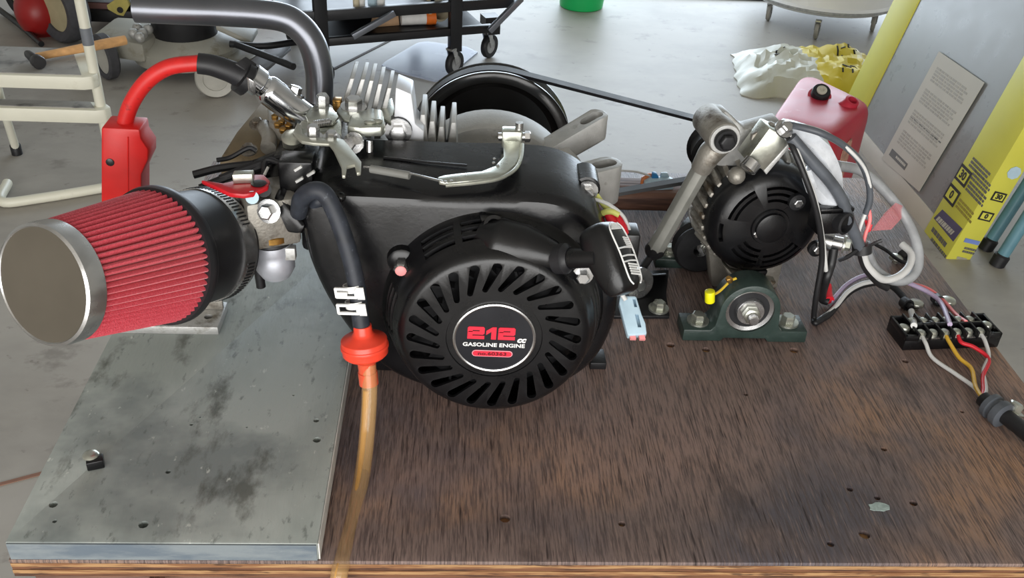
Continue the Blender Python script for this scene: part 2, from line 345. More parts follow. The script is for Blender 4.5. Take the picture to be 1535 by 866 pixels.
# --- recoil housing
n_ = V((0, -1, 0))
prof = [(.0, .0), (.040, .0), (.0405, .0012), (.0735, .0012), (.0785, -.0012), (.0815, -.0055), (.0830, -.0105), (.0845, -.012), (.0905, -.026), (.0945, -.040), (.0985, -.045), (.1015, -.0465), (.1015, -.0495),
        (.096, -.0495), (.0925, -.0420), (.0882, -.0268), (.0815, -.0130), (.0795, -.0095), (.0765, -.0045), (.0725, -.0020), (.0, -.0020)]
rc = MB().lathe(K, n_, prof, 144).build('recoil_housing', M['blackpl'], eng, ang=28)
c = MB()
def polar(r, a, y): return V((KX + r * math.cos(a), y, KZ + r * math.sin(a)))
for i in range(24):
    a = 2 * math.pi * (i + .35) / 24; pl = []
    p0 = polar(.0485, a + .10, 0); p1 = polar(.0695, a - .09, 0); d = (p1 - p0).normalized(); s = V((-d.z, 0, d.x))
    for kk in range(9): t = math.pi * kk / 8 - math.pi / 2; pl.append(p1 + d * math.cos(t) * .0038 + s * math.sin(t) * .0041)
    for kk in range(7): t = math.pi * kk / 6 + math.pi / 2; pl.append(p0 + d * math.cos(t) * .0022 + s * math.sin(t) * .0024)
    c.prism([V((q.x, KY - .01, q.z)) for q in pl], (0, .022, 0))
def vent(a0, a1, ys, rr=.07, r2=.115, hw=.0024):
    for y in ys:
        m = 5; A = [a0 + (a1 - a0) * k / m for k in range(m + 1)]
        rings = []
        for a in A: rings.append([polar(rr, a, KY + y - hw), polar(r2, a, KY + y - hw), polar(r2, a, KY + y + hw), polar(rr, a, KY + y + hw)])
        c.loft(rings)
D = math.radians
vent(D(94), D(109), (.019, .0265, .034)); vent(D(113), D(132), (.019, .0265, .034))
vent(D(160), D(186), (.018, .0245, .031)); vent(D(-12), D(22), (.0185, .0255, .0325)); vent(D(-40), D(-17), (.0185, .0255, .0325))
vent(D(190), D(222), (.018, .0245, .031))
cut(rc, c, None)
MB().lathe(K + V((0, .031, 0)), n_, [(.0, 0), (.074, 0), (.074, -.008), (0, -.008)], 48, cap=False).build('flywheel', M['darkmetal'], eng)
fan = MB()
for i in range(16):
    a = 2 * math.pi * i / 16; p = polar(.048, a, KY + .027); q = polar(.072, a + .25, KY + .027); fan.bar(p, q, .012, .002, up=(0, 0, 1)) if False else fan.obox((p + q) / 2, (q - p) / 2, (0, .006, 0), V((-(q - p).z, 0, (q - p).x)).normalized() * .001)
fan.build('fan_blade', M['darkmetal'], eng)
# emblem
MB().lathe(K, n_, [(.0, .0015), (.0325, .0015), (.0325, -.001), (0, -.001)], 64, cap=False).build('emblem', M['emblem'], eng)
em = ALL[-1]
MB().lathe(K, n_, [(.0322, -.0005), (.0325, .0022), (.0336, .0027), (.0347, .0022), (.0352, -.0005)], 72, closed=True).build('emblem_ring', M['steel'], em)
tl = -math.radians(1.4); xd = V((math.cos(tl), 0, math.sin(tl))); zd = V((-math.sin(tl), 0, math.cos(tl)))
def E(x, z): return K + V((0, -.0016, 0)) + xd * x + zd * z
def glyph(x0, w_, z0, h_, s_, ch):
    if ch == '2':
        k_, lo, hi, c_ = s_ * 1.25, h_ / 2 - s_ / 2, h_ / 2 + s_ / 2, .0012
        P_ = [(0, 0), (w_, 0), (w_, s_), (k_, s_), (k_, lo), (w_ - c_, lo), (w_, lo + c_), (w_, h_ - c_), (w_ - c_, h_), (c_, h_), (0, h_ - c_), (0, h_ - s_ * 1.55), (k_, h_ - s_ * 1.55), (k_, h_ - s_), (w_ - k_, h_ - s_), (w_ - k_, hi), (c_, hi), (0, hi - c_)]
    else:
        P_ = [(w_ - s_, 0), (w_, 0), (w_, h_), (w_ - s_ * .8, h_), (0, h_ - s_ * .9), (0, h_ - s_ * 1.9), (w_ - s_, h_ - s_ * 1.1)]
    MB().prism([E(x0 + a, z0 + b) + V((0, .0001, 0)) for a, b in P_], (0, -.0005, 0)).build('lettering', M['emred'], em)
glyph(-.0226, .0142, -.0008, .0124, .0034, '2'); glyph(-.0070, .0084, -.0008, .0124, .0042, '1'); glyph(.0030, .0142, -.0008, .0124, .0034, '2')
text('cc', 'lettering', E(.0226, -.0006), xd, zd, .0078, M['white'], em, 1.05, .00035, .25)
text('GASOLINE ENGINE', 'lettering', E(.0, -.0068), xd, zd, .0052, M['white'], em, 1.18, .00012)
def pill(w_, h_, y, off): 
    P_ = []
    for sx, a0 in ((1, -90), (-1, 90)):
        for kk in range(9):
            a = D(a0 + 180 * kk / 8); P_.append(E(off + sx * (w_ - h_) + h_ * math.cos(a), -.0155 + h_ * math.sin(a)) + V((0, y, 0)))
    return P_
MB().prism(pill(.0172, .0032, 0, -.0008), (0, -.0004, 0)).build('badge', M['empink'], em)
MB().prism(pill(.0165, .0025, -.0003, -.0008), (0, -.0004, 0)).build('badge_fill', M['emred'], em)
text('no.60363', 'lettering', E(-.0008, -.0155) + V((0, -.0007, 0)), xd, zd, .0045, M['emdark'], em, 1.45, .00012)
# side switch bolt with pink tip
p = PY(601, 404, .681); MB().hexbolt(p + V((0, .008, 0)), n_, .0062, .010, False).lathe(p, n_, [(.0055, -.012), (.0055, 0)], 14).build('switch_nut', M['steel'], eng)
MB().lathe(p, n_, [(.0047, -.003), (.0047, .0025), (.0035, .0034)], 14).build('switch_tip', M['pinkcap'], eng)
MB().lathe(p + V((0, .012, 0)), n_, [(.013, -.008), (.012, 0), (.009, .002)], 20).build('switch_boss', M['blackpl'], eng)
# rope guide lump on the recoil housing
lp = [PY(717, 350, .690), PY(745, 362, .684), PY(785, 372, .678), PY(822, 382, .672), PY(838, 387, .668)]
MB().tube(lp, [.012, .021, .020, .014, .0105], 18).build('rope_guide', M['blackpl'], eng, ang=60)
MB().prism([PY(716, 322, .694), PY(724, 340, .689), PY(732, 372, .682), PY(760, 372, .682), PY(775, 345, .69), PY(770, 325, .696)], (0, .012, 0)).build('guide_web', M['blackpl'], eng, .003)
MB().lathe(PY(740, 338, .686), (.1, -.8, .6), [(.0085, -.004), (.0085, .002), (.0055, .002), (.004, -.003)], 18).build('guide_socket', M['blackpl'], eng)
# recoil lugs with bolts
for px, py, y in [(873, 411, .674)]:
    p = PY(px, py, y); MB().lathe(p, n_, [(.0125, -.015), (.011, -.001), (.009, 0)], 18).build('lug', M['blackpl'], eng)
    MB().hexbolt(p, n_, .0058, .006).build('bolt', M['steel'], eng)
for a in (-20, 215, 320):
    pass
# starter handle
h0 = PY(836, 388, .667); h1 = PY(886, 386, .652)
hd = MB().tube([h0, h0.lerp(h1, .5), h1 + (h1 - h0) * .2], .0082, 18).build('starter_handle_neck', M['blackpl'], eng)
ax = (h1 - h0).normalized()
MB().lathe(h0 - ax * .002, ax, [(.0085, 0), (.0122, .001), (.0126, .010), (.0098, .012), (.009, .014)], 22).build('grommet', M['rubber'], hd)
ht, hb = PY(896, 340, .672), PY(936, 438, .636)
up = (ht - hb).normalized(); rt = ax - up * ax.dot(up); rt.normalize(); fr = rt.cross(up).normalized()
def hsec(t, wx, wy):
    c0 = hb.lerp(ht, t); P_ = []
    for i in range(20):
        a = 2 * math.pi * i / 20; ca, sa = math.cos(a), math.sin(a)
        P_.append(c0 + rt * wx * math.copysign(abs(ca) ** .45, ca) + fr * wy * math.copysign(abs(sa) ** .45, sa))
    return P_
hn = MB().loft([hsec(-.02, .005, .010), hsec(.0, .008, .0135), hsec(.08, .0110, .0158), hsec(.3, .0135, .0175), hsec(.55, .0152, .0188), hsec(.8, .0148, .0188), hsec(.93, .013, .0175), hsec(1.0, .010, .014), hsec(1.02, .006, .010)]).build('starter_handle', M['blackpl'], eng)
fc = rt * .0142 + fr * 0
def H(t, w_): return hb.lerp(ht, t) + rt * (.0130 + .0025 * math.sin(math.pi * min(1, t * .9))) + fr * w_
lb = MB()
for s_ in (-1, 1): lb.tube([H(.04, .006 * s_), H(.14, .0105 * s_), H(.5, .0118 * s_), H(.84, .0112 * s_), H(.95, .006 * s_)], .0007, 6, 4)
for t0 in (.36, .44, .56): lb.tube([H(t0, -.011), H(t0 + .012, 0), H(t0, .011)], .0007, 6, 4)
for k in range(5): lb.tube([H(.58 + .03 * k, -.010), H(.60 + .03 * k, -.004)], .0007, 6, 3)
for k in range(5): lb.tube([H(.16 + .035 * k, -.009), H(.19 + .035 * k, .004)], .0008, 6, 3)
for k in range(5): lb.tube([H(.86 + .02 * k, -.008 + .001 * k), H(.86 + .02 * k, .008 - .001 * k)], .0006, 6, 3)
lb.build('handle_marking', M['white'], hn)
# --- crankcase and back side
MB().box(-.055, .115, .788, .925, .004, .165).build('crankcase', M['aludirty'], eng, .012)
MB().lathe(V((KX, .900, KZ)), n_, [(.05, .02), (.088, .012), (.0905, .006), (.0905, -.030), (.085, -.034), (0, -.034)], 64, cap=False).build('side_cover', M['alu'], eng)
MB().lathe(V((KX, .936, KZ)), (0, 1, 0), [(.0125, -.02), (.0125, .115)], 20).build('crankshaft', M['steel'], eng)
pu = MB().lathe(V((KX + .004, 1.020, KZ + .004)), (0, 1, 0), [(.014, .010), (.072, .010), (.078, .004), (.0805, .0), (.0905, .0), (.0925, .0015), (.0925, .004), (.088, .010), (.088, .022), (.0925, .028), (.0925, .032), (.075, .032), (.014, .02)], 80, closed=True).build('drive_pulley', mat('gloss_black_pulley', (22, 21, 21), .18, 0, .1, 30), eng)
# mounting arms (cast aluminium) with slotted ends
def arm(p0, p1, h, w0, w1, name='mounting_arm'):
    d = (p1 - p0); d.z = 0; d.normalize(); s = V((-d.y, d.x, 0)); pl = []
    for kk in range(9): a = math.pi * kk / 8 - math.pi / 2; pl.append(p1 + d * math.cos(a) * w1 + s * math.sin(a) * w1)
    pl += [p0 + s * w0, p0 - s * w0]
    o = MB().prism([q + V((0, 0, 0)) for q in pl], (0, 0, -h)).build(name, M['alu'], eng, .0015)
    cc = MB(); sl = []
    q0, q1 = p1 - d * w1 * .75, p1 + d * w1 * .1
    for kk in range(9): a = math.pi * kk / 8 - math.pi / 2; sl.append(q1 + d * math.cos(a) * w1 * .52 + s * math.sin(a) * w1 * .52)
    for kk in range(9): a = math.pi * kk / 8 + math.pi / 2; sl.append(q0 + d * math.cos(a) * w1 * .52 + s * math.sin(a) * w1 * .52)
    cc.prism([q + V((0, 0, .02)) for q in sl], (0, 0, -.06 - h)); cut(o, cc); return o
arm(PY(800, 226, .885), PY(893, 170, .905), .026, .012, .0125)
arm(PY(838, 262, .815), PY(912, 243, .835), .040, .013, .0135)
MB().prism([PY(802, 232, .875), PY(850, 215, .885), PY(872, 240, .88), PY(850, 262, .86), PY(815, 258, .85)], (0, .02, -.03)).build('arm_web', M['alu'], eng, .002)
p = PY(880, 285, .748); MB().lathe(p, n_, [(.0125, -.03), (.0118, -.002), (.0095, -.001)], 18).build('lug', M['black'], eng)
MB().hexbolt(p, n_, .0062, .006).build('bolt', M['steel'], eng)
# cylinder head fins behind the shroud
hd0 = MB().box(-.125, -.030, .790, .875, .10, .205).build('cylinder', M['aludirty'], eng, .006)
for i, (bx, by, tx, ty) in enumerate([(514, 152, 528, 118), (529, 158, 544, 119), (543, 168, 557, 121), (557, 176, 570, 126), (571, 178, 584, 132)]):
    y = .838 - .004 * i; b0, t0 = PY(bx, by, y), PY(tx, ty, y); d = V((.0018, 0, 0))
    MB().prism([b0 - d * 1.6 + V((-.004, 0, -.02)), b0 + d * 1.6 + V((-.004, 0, -.02)), t0 + d, t0 - d], (0, .045, 0)).build('fin', M['alu'], eng, .0005)
# light grey block next to the fins
P_ = [PY(589, 205, .800), PY(593, 131, .80), PY(617, 141, .80), PY(623, 186, .80), PY(636, 197, .80), PY(634, 222, .80)]
MB().prism(P_, (0, .035, 0)).build('head_bracket', mat('pale_cast_metal', (205, 207, 212), .45, .3, .08, 50), eng, .0015)
p = PY(597, 196, .797); MB().hexbolt(p, n_, .0078, .006, True).build('bolt', M['steel'], eng); MB().lathe(p, n_, [(.0125, -.008), (.0122, -.001)], 20).build('lug', M['blackpl'], eng)
for i, (bx, by, tx, ty) in enumerate([(632, 205, 634, 172), (645, 225, 648, 182), (658, 232, 662, 190), (676, 232, 680, 184)]):
    y = .815 + .004 * i; b0, t0 = PY(bx, by, y), PY(tx, ty, y); d = V((.0042, 0, 0))
    MB().prism([b0 - d * 1.6 + V((0, 0, -.02)), b0 + d * 1.6 + V((0, 0, -.02)), t0 + d * .5, t0 - d * .5], (0, .05, 0)).build('fin', M['alu'], eng, .0008)
MB().tube([PY(657, 238, .775), PY(692, 242, .775)], .0035, 12).build('spacer', M['zinc'], eng)
MB().ball(PY(693, 243, .774), .003, .003, .003).build('rivet', M['zinc'], eng)
# governor arm: flat zinc lever lying over the shroud
ZG = .229
gp = [(656, 271), (666, 268), (690, 265), (722, 262), (742, 254), (755, 240), (754, 222), (757, 207), (776, 207), (783, 222), (780, 238), (772, 252), (756, 265), (735, 272), (705, 276), (672, 279), (658, 277)]
MB().prism([PZ(x, y, ZG) for x, y in gp], (0, 0, .0035)).build('governor_arm', M['zinc'], eng, .0008)
go = ALL[-1]
MB().tube([PZ(668, 278, ZG + .004), PZ(712, 274, ZG + .005), PZ(748, 268, ZG + .005), PZ(772, 254, ZG + .005), PZ(781, 236, ZG + .005), PZ(783, 216, ZG + .006)], .0016, 8).build('flange', M['zinc'], go)
cl = MB(); q = PZ(767, 212, ZG); cl.obox(q + V((0, 0, .004)), (.009, 0, 0), (0, .007, 0), (0, 0, .008)); cl.build('clamp', M['zinc'], go, .002)
cl = MB(); cl.cyl(q + V((-.012, -.002, .005)), q + V((.014, -.002, .006)), .0035, seg=10); cl.hexbolt(q + V((.011, -.002, .006)), (1, 0, 0), .005, .005, False); cl.cyl(q + V((.006, 0, .004)), q + V((.006, 0, .018)), .0035, seg=10); cl.build('clamp_bolt', M['steel'], go)
for px, py in [(667, 272), (676, 271), (740, 244), (746, 248), (741, 238)]: MB().ball(PZ(px, py, ZG + .0035), .0016, .0016, .001, 8, 5).build('rivet', M['steel'], go)
# governor rod and sleeve
MB().tube([PZ(545, 250, .226), PZ(600, 257, .227), PZ(664, 272, .232)], .0011, 6).build('governor_rod', M['steel'], eng)
MB().tube([PZ(556, 253, .225), PZ(614, 263, .226)], .0034, 10).build('rod_sleeve', mat('clear_sleeve', (118, 118, 114), .4), eng)
MB().tube([PZ(575, 236, .222), PZ(640, 243, .222), PZ(700, 248, .222)], .0012, 6).build('link_rod', M['darkmetal'], eng)
# --- throttle control bracket on top (zinc plated plates, bolts, spring)
ZC = .236
ctl = MB().prism([PZ(x, y, ZC) for x, y in [(445, 196), (452, 186), (474, 176), (505, 172), (512, 186), (512, 205), (495, 212), (462, 212), (448, 206)]], (0, 0, .003)).build('control_plate', M['zinc'], eng, .0008)
MB().prism([PZ(x, y, ZC + .004) for x, y in [(458, 176), (466, 165), (480, 160), (498, 165), (508, 178), (500, 188), (478, 190), (462, 186)]], (0, 0, .0025)).build('friction_plate', M['zinc'], ctl, .0006)
MB().prism([PZ(x, y, ZC + .002) for x, y in [(505, 170), (514, 158), (540, 158), (548, 166), (546, 176), (524, 186), (516, 184)]], (0, 0, .003)).build('tab_plate', M['zinc'], ctl, .0006)
MB().prism([PZ(x, y, ZC - .002) for x, y in [(521, 203), (526, 186), (556, 175), (574, 178), (578, 200), (574, 205), (540, 206)]], (0, 0, .009)).build('stop_block', M['zinc'], ctl, .002)
lev = MB(); q = [PZ(x, y, ZC - .001) for x, y in [(446, 190), (442, 204), (456, 214), (486, 216), (508, 222)]]
def strip(mb, pts, wv, th):
    for a, b in zip(pts[:-1], pts[1:]): mb.bar(a, b + (b - a).normalized() * .002, wv, th)
lev.prism([PZ(x, y, ZC + .0034) for x, y in [(446, 188), (439, 204), (452, 216), (470, 219), (494, 220), (500, 228), (512, 254), (513, 268), (518, 268), (520, 254), (532, 251), (535, 264), (541, 263), (542, 247), (516, 214), (500, 210), (466, 211), (454, 205), (452, 192)]], (0, 0, .003))
lev.build('throttle_lever', mat('grey_lever', (168, 168, 156), .4, .55, .1, 60), ctl, .0007)
for px, py, r, h in [(484, 164, .0058, .013), (470, 206, .0052, .010), (530, 162, .0076, .008), (497, 207, .0048, .005)]:
    p = PZ(px, py, ZC + .004); MB().hexbolt(p, (.05, -.1, 1), r, h).build('bolt', M['steel'], ctl)
for px, py in [(555, 183), (565, 181)]: MB().ball(PZ(px, py, ZC + .008), .0055, .004, .002, 10, 6).build('detent', M['zinc'], ctl)
p = PZ(531, 214, ZC - .006); MB().hexbolt(p, (-.3, -.8, .3), .006, .008).build('bolt', M['steel'], ctl)
p = PZ(554, 211, ZC - .006); MB().cyl(p, p + V((0, -.004, -.012)), .003, seg=10).build('adjuster_screw', M['steel'], ctl)
sp = []; a, b = PZ(470, 186, ZC + .009), PZ(496, 182, ZC + .009)
for i in range(60):
    t = i / 59; c0 = a.lerp(b, t); an = t * 2 * math.pi * 10; sp.append(c0 + V((0, .0026 * math.cos(an), .0026 * math.sin(an))))
MB().tube(sp, .0008, 5, 2).build('spring', M['steel'], ctl)
# small parts between fins and bracket
MB().prism([PZ(x, y, .235) for x, y in [(567, 178), (574, 158), (588, 152), (592, 170), (586, 190)]], (0, 0, .004)).build('fin_tab', M['zinc'], eng, .001)
MB().obox(PZ(506, 160, .232), (.004, 0, 0), (0, .005, 0), (0, 0, .008)).build('brass_nut', M['gold'], eng, .001)
# --- exhaust pipe
ex = [PY(479, 166, .872), PY(479, 140, .876), PY(478, 105, .88), PY(468, 66, .882), PY(446, 38, .884), PY(414, 24, .884), PY(340, 18, .884), PY(270, 15, .884), PY(203, 12, .884)]
MB().tube(ex, .0130, 24, 8).build('exhaust_pipe', M['pipe'], eng, ang=60)
MB().lathe(PY(480, 168, .872), (0, 0, 1), [(.022, -.02), (.022, -.004), (.016, 0), (.016, .012)], 20).build('exhaust_flange', M['darkmetal'], eng)
# heat stained sheet metal cover left of the head
q = [V((-.232, .80, .205)), V((-.168, .775, .205)), V((-.125, .80, .222)), V((-.118, .90, .222)), V((-.185, .905, .222))]
q = [PZ(325, 238, .19), PZ(352, 196, .20), PZ(392, 148, .205), PZ(432, 170, .205), PZ(462, 190, .205), PZ(440, 238, .19)]
MB().prism(q, (0, 0, -.085)).build('heat_shield', M['tan'], eng, .006)
for px, py in [(386, 187), (373, 226)]: MB().hexbolt(PZ(px, py, .207), (0, -.3, 1), .005, .005).build('bolt', M['aludirty'], eng)
MB().tube([PZ(396, 190, .21), PZ(404, 205, .212), PZ(402, 222, .21)], .007, 12).build('elbow', M['aludirty'], eng)
MB().prism([PZ(x, y, .212) for x, y in [(402, 178), (420, 180), (446, 200), (440, 218), (420, 212), (405, 200)]], (0, 0, .012)).build('shield_bracket', M['aludirty'], eng, .002)
for px, py in [(412, 178), (422, 186), (432, 192), (436, 202), (424, 198), (416, 190)]: MB().hexbolt(PZ(px, py, .224), (.1, -.2, 1), .0032, .004, False).build('screw', M['gold'], eng)
MB().lathe(PZ(440, 210, .222), (0, -.4, 1), [(.010, -.006), (.010, .004), (.007, .006)], 20).build('cap_nut', M['zinc'], eng)
# --- chrome breather tube with clamp (engine end)
c0, c1 = PY(372, 112, .800), PY(456, 176, .815); d = (c1 - c0).normalized(); Lc = (c1 - c0).length
ct = MB().lathe(c0, d, [(.0085, 0), (.0125, .002), (.0125, .012), (.0105, .014), (.0105, .017), (.0125, .019), (.0132, .022), (.0132, Lc)], 28).build('breather_tube', M['chrome'], eng)
MB().hexbolt(PY(440, 143, .815), (.3, .3, 1), .006, .007).build('bolt', M['steel'], eng)
# --- dark clutter at the cylinder: intake manifold, cables, brackets
MB().tube([PY(345, 276, .76), PY(388, 262, .775), PY(440, 246, .785), PY(500, 266, .765)], [.010, .014, .014, .011], 14).build('intake_manifold', M['blackpl'], eng)
MB().prism([PY(400, 300, .74), PY(404, 240, .76), PY(455, 232, .76), PY(500, 260, .745), PY(505, 330, .725), PY(455, 360, .725)], (0, .05, 0)).build('insulator_plate', M['blackpl'], eng, .006)
MB().prism([PY(448, 300, .725), PY(452, 375, .725), PY(472, 380, .725), PY(480, 300, .725)], (0, .04, 0)).build('cowl_flange', M['black'], eng, .004)
bx = MB(); p = PY(447, 262, .735); bx.obox(p, (.014, 0, 0), (0, .012, 0), (0, 0, .017)); cb = bx.build('cable_clip', M['blackpl'], eng, .002)
for px, py in [(447, 252), (449, 269), (466, 260)]: p = PY(px, py, .722); MB().bar(p + V((-.003, 0, -.002)), p + V((.003, 0, .002)), .003, .002).build('clip_pin', M['white'], cb)
for k, pts in enumerate([[(330, 268, .74), (370, 252, .75), (410, 240, .76), (450, 236, .77)], [(300, 282, .73), (350, 262, .745), (395, 248, .755)], [(290, 262, .755), (330, 252, .76), (380, 246, .765)], [(395, 262, .74), (400, 240, .75), (425, 246, .745), (445, 250, .74)], [(325, 240, .77), (345, 236, .775), (372, 222, .78), (384, 226, .78)]]):
    MB().tube([PY(*q) for q in pts], .0036 if k < 3 else .0022, 8).build('control_cable', M['rubber'], eng)
# --- carburettor
cbx = PY(404, 318, .725)
carb = MB(); carb.obox(cbx, (.020, .008, 0), (-.008, .022, 0), (0, 0, .022)); carb = carb.build('carburettor', M['aludirty'], eng, .004)
AX = V((-.456, -.844, .281)); 
bw = PY(407, 352, .722)
MB().lathe(bw, (0.02, 0.02, -1), [(.0145, -.002), (.0168, .002), (.0168, .014), (.0162, .018), (.0172, .020), (.0168, .032), (.0125, .040), (.004, .0405)], 28).build('float_bowl', mat('dull_grey_bowl', (176, 178, 186), .45, .5, .1, 60), carb)
MB().lathe(bw + V((0, 0, .007)), (0, 0, -1), [(.010, -.006), (.018, -.003), (.0215, 0), (.0215, .005), (.017, .009)], 28).build('bowl_ring', M['gold'], carb)
MB().lathe(bw + V((0, 0, -.0015)), (0, 0, -1), [(.017, 0), (.0176, .003), (.0165, .005)], 28).build('bowl_gasket', M['rubber'], carb)
p = PY(388, 415, .722); MB().cyl(p + V((0, 0, .02)), p + V((.001, 0, -.010)), .0042, seg=12).build('drain_screw', M['darkmetal'], carb)
p = PY(433, 378, .715); MB().obox(p, (.006, 0, 0), (0, .004, 0), (0, 0, .006)).build('bowl_lug', M['alu'], carb, .001)
MB().hexbolt(PY(404, 316, .698), (-.2, -.9, .3), .0065, .008).build('bolt', M['steel'], carb)
MB().prism([PY(408, 300, .705), PY(420, 290, .71), PY(458, 340, .70), PY(450, 352, .70), PY(430, 350, .70)], (0, .018, 0)).build('linkage_cover', M['blackpl'], carb, .003)
# red choke lever
MB().prism([PZ(x, y, .232) for x, y in [(302, 276), (335, 281), (362, 275), (380, 268), (396, 268), (405, 277), (402, 286), (380, 296), (366, 298), (345, 296), (322, 285)]], (0, 0, .004)).build('choke_lever', M['redmetal'], eng, .001)
ck = ALL[-1]
MB().lathe(PZ(388, 276, .236), (0, 0, 1), [(.0055, 0), (.006, .001), (.004, .0014)], 16).build('lever_pivot', M['darkmetal'], ck)
p = PZ(366, 272, .236); MB().obox(p + V((0, 0, .004)), (.0075, .001, 0), (0, .004, 0), (0, 0, .004)).build('lever_stop', M['zinc'], ck, .001)
MB().cyl(PZ(395, 284, .205), PZ(395, 284, .232), .006, seg=14).build('choke_shaft', M['rubber'], carb)
MB().cyl(PZ(378, 296, .205), PZ(378, 296, .232), .005, seg=14).build('choke_screw', M['lightblue'], carb)
MB().tube([PZ(396, 262, .24), PZ(402, 250, .245)], .0012, 6).build('choke_rod', M['steel'], ck)
# --- air filter (cone, red pleats)
C1 = V((-.2822, .5675, .2085)); A0 = -AX.normalized()   # A0 runs from the cap into the engine
af = thing('air_filter', 'red pleated cone air filter with chrome end cap clamped to carburettor', 'air filter', tuple(C1 + A0 * .15 + V((0, 0, -.05)))) if False else None
R1, R2, LF = .0415, .0525, .104
a_, b__, _ = frame(A0); rings = []; NP = 60
prt = [(R1 * .97, 0), (R1 * 1.0, .004), (R2 * .985, LF)]
for r, h in prt:
    rg = []
    for i in range(NP * 4):
        ph = (i % 4); dr = (0, .0011, 0, -.0042)[ph]; an = 2 * math.pi * i / (NP * 4); rr = r + dr
        rg.append(C1 + A0 * h + (a_ * math.cos(an) + b__ * math.sin(an)) * rr)
    rings.append(rg)
fil = MB().loft(rings).build('air_filter', M['gauze'], eng, ang=70)
M['capface'] = mat('brown_grey_cap_face', (92, 86, 76), .45, .4, .08, 20)
MB().lathe(C1, A0, [(.002, .0035), (.030, .0032), (.0375, .0022), (.0395, -.0010), (.0408, -.0016)], 56).build('end_cap', M['capface'], fil)
MB().lathe(C1, A0, [(.0395, -.0005), (.0412, -.0025), (.0432, -.0012), (.0440, .004), (.0440, .0125), (.0425, .0135), (.0405, .004)], 64, closed=True).build('cap_rim', M['steel'], fil)
MB().lathe(C1, A0, [(.046, LF - .001), (.0545, LF - .0015), (.0555, LF + .002), (.0555, LF + .006), (.0535, LF + .009), (.0485, LF + .012), (.0470, LF + .016), (.0462, LF + .066), (.044, LF + .069), (.034, LF + .069)], 72).build('rubber_flange', M['rubber'], fil)
cp = MB().lathe(C1, A0, [(.0455, LF + .048), (.0474, LF + .048), (.0476, LF + .050), (.0476, LF + .061), (.0474, LF + .063), (.0455, LF + .063)], 72, closed=True).build('hose_clamp', M['steel'], fil)
sl = MB()
for k in range(90):
    if 36 < k < 46: continue
    an = 2 * math.pi * k / 90; rr = .0478; c0 = C1 + A0 * (LF + .0555); e = a_ * math.cos(an) + b__ * math.sin(an); tg = e.cross(A0)
    sl.obox(c0 + e * rr, e * .0003, tg * .0006, A0 * .0042)
sl = sl.build('clamp_slots', M['darkmetal'], cp); sl['kind'] = 'stuff'
NE = C1 + A0 * (LF + .066)
MB().tube([NE - A0 * .004, NE + A0 * .022, cbx + V((-.006, .004, 0))], [.036, .026, .02], 24).build('intake_adapter', M['blackpl'], carb)
# --- base of the engine and mounting plate
MB().box(-.075, .115, .745, .93, .0, .016).build('engine_base', M['darkmetal'], eng, .003)
MB().box(-.090, -.03, .72, .86, .016, .11).build('oil_sump', M['black'], eng, .01)
p = PZ(902, 552); MB().obox(p + V((-.004, .010, .004)), (.008, 0, 0), (0, .012, 0), (0, 0, .004)).build('base_foot', M['darkmetal'], eng, .001)
# ================================================================== fuel line
fu = thing('fuel_hose', 'black rubber fuel hose arching down in front of the engine shroud', 'hose', tuple(PY(545, 500, .655)))
fh = [PY(448, 318, .706), PY(452, 298, .690), PY(468, 286, .684), PY(486, 290, .682), PY(503, 320, .680), PY(519, 365, .674), PY(530, 405, .668), PY(537, 445, .662), PY(541, 482, .657), PY(545, 500, .655)]
MB().tube(fh, .0072, 16).build('rubber_hose', M['hose'], fu, ang=60)
MB().tube([PY(464, 322, .712), PY(470, 306, .706), PY(480, 300, .702), PY(486, 305, .712)], .0055, 12).build('vent_stub', M['hose'], fu, ang=60)
def clip(px, py, y, dirv):
    p = PY(px, py, y); d = (fh[7] - fh[6]).normalized(); s = V((1, -.1, .06)).normalized(); f_ = V((0, -1, .2)).normalized()
    m = MB(); m.lathe(p - d * .002, d, [(.0078, -.0028), (.0087, -.0028), (.0087, .0028), (.0078, .0028)], 20, closed=True)
    for sx in (-1, 1): m.obox(p + f_ * .0078 - s * .006 + d * .0034 * sx, s * .0085, d * .0011, f_ * .0012)
    for sx in (-1, 1): m.obox(p + f_ * .0078 - s * .006 + s * .008 * sx, s * .0011, d * .004, f_ * .0012)
    m.obox(p + f_ * .0078 + s * .006, s * .003, d * .005, f_ * .001)
    return m
clip(531, 434, .664, 0).obox(PY(513, 440, .655), (.004, 0, 0), (0, .001, 0), (0, 0, .0016)).build('spring_clip', M['white'], fu)
clip(534, 458, .660, 0).build('spring_clip', M['white'], fu)
ff = thing('fuel_filter', 'orange-red disc fuel filter joining the black hose and the clear tube', 'fuel filter', tuple(PY(552, 572, .648)))
q0, q1 = PY(543, 487, .656), PY(553, 574, .648); d = (q1 - q0).normalized()
k_ = (q1 - q0).length / .052
MB().lathe(q0, d, [(x, h * k_) for x, h in [(.0075, 0), (.0078, .006), (.0100, .009), (.0185, .012), (.0192, .0125), (.0192, .0165), (.0200, .0168), (.0200, .0195), (.0190, .0198), (.0190, .0245), (.0170, .0265), (.0105, .030), (.0088, .032)]], 40).build('filter_body', M['orange'], ff, .0003)
MB().lathe(q0 + d * .031 * k_, d, [(x, h * k_) for x, h in [(.0088, -.001), (.0078, .002), (.0074, .010), (.0082, .0105), (.0082, .0215), (.006, .022)]], 24).build('outlet_barb', mat('translucent_orange', (232, 96, 66), .3, trans=.25), ff)
ct_ = thing('clear_fuel_tube', 'clear amber tube of fuel running down over the front table edge', 'tube', tuple(PZ(512, 845, .008)))
tp = [PY(552, 545, .650), PY(554, 585, .643), PY(551, 640, .632), PY(546, 690, .612), PY(537, 745, .580), PY(525, 795, .545), PY(516, 830, .520), PY(509, 858, .5035), PY(505, 890, .4985)]
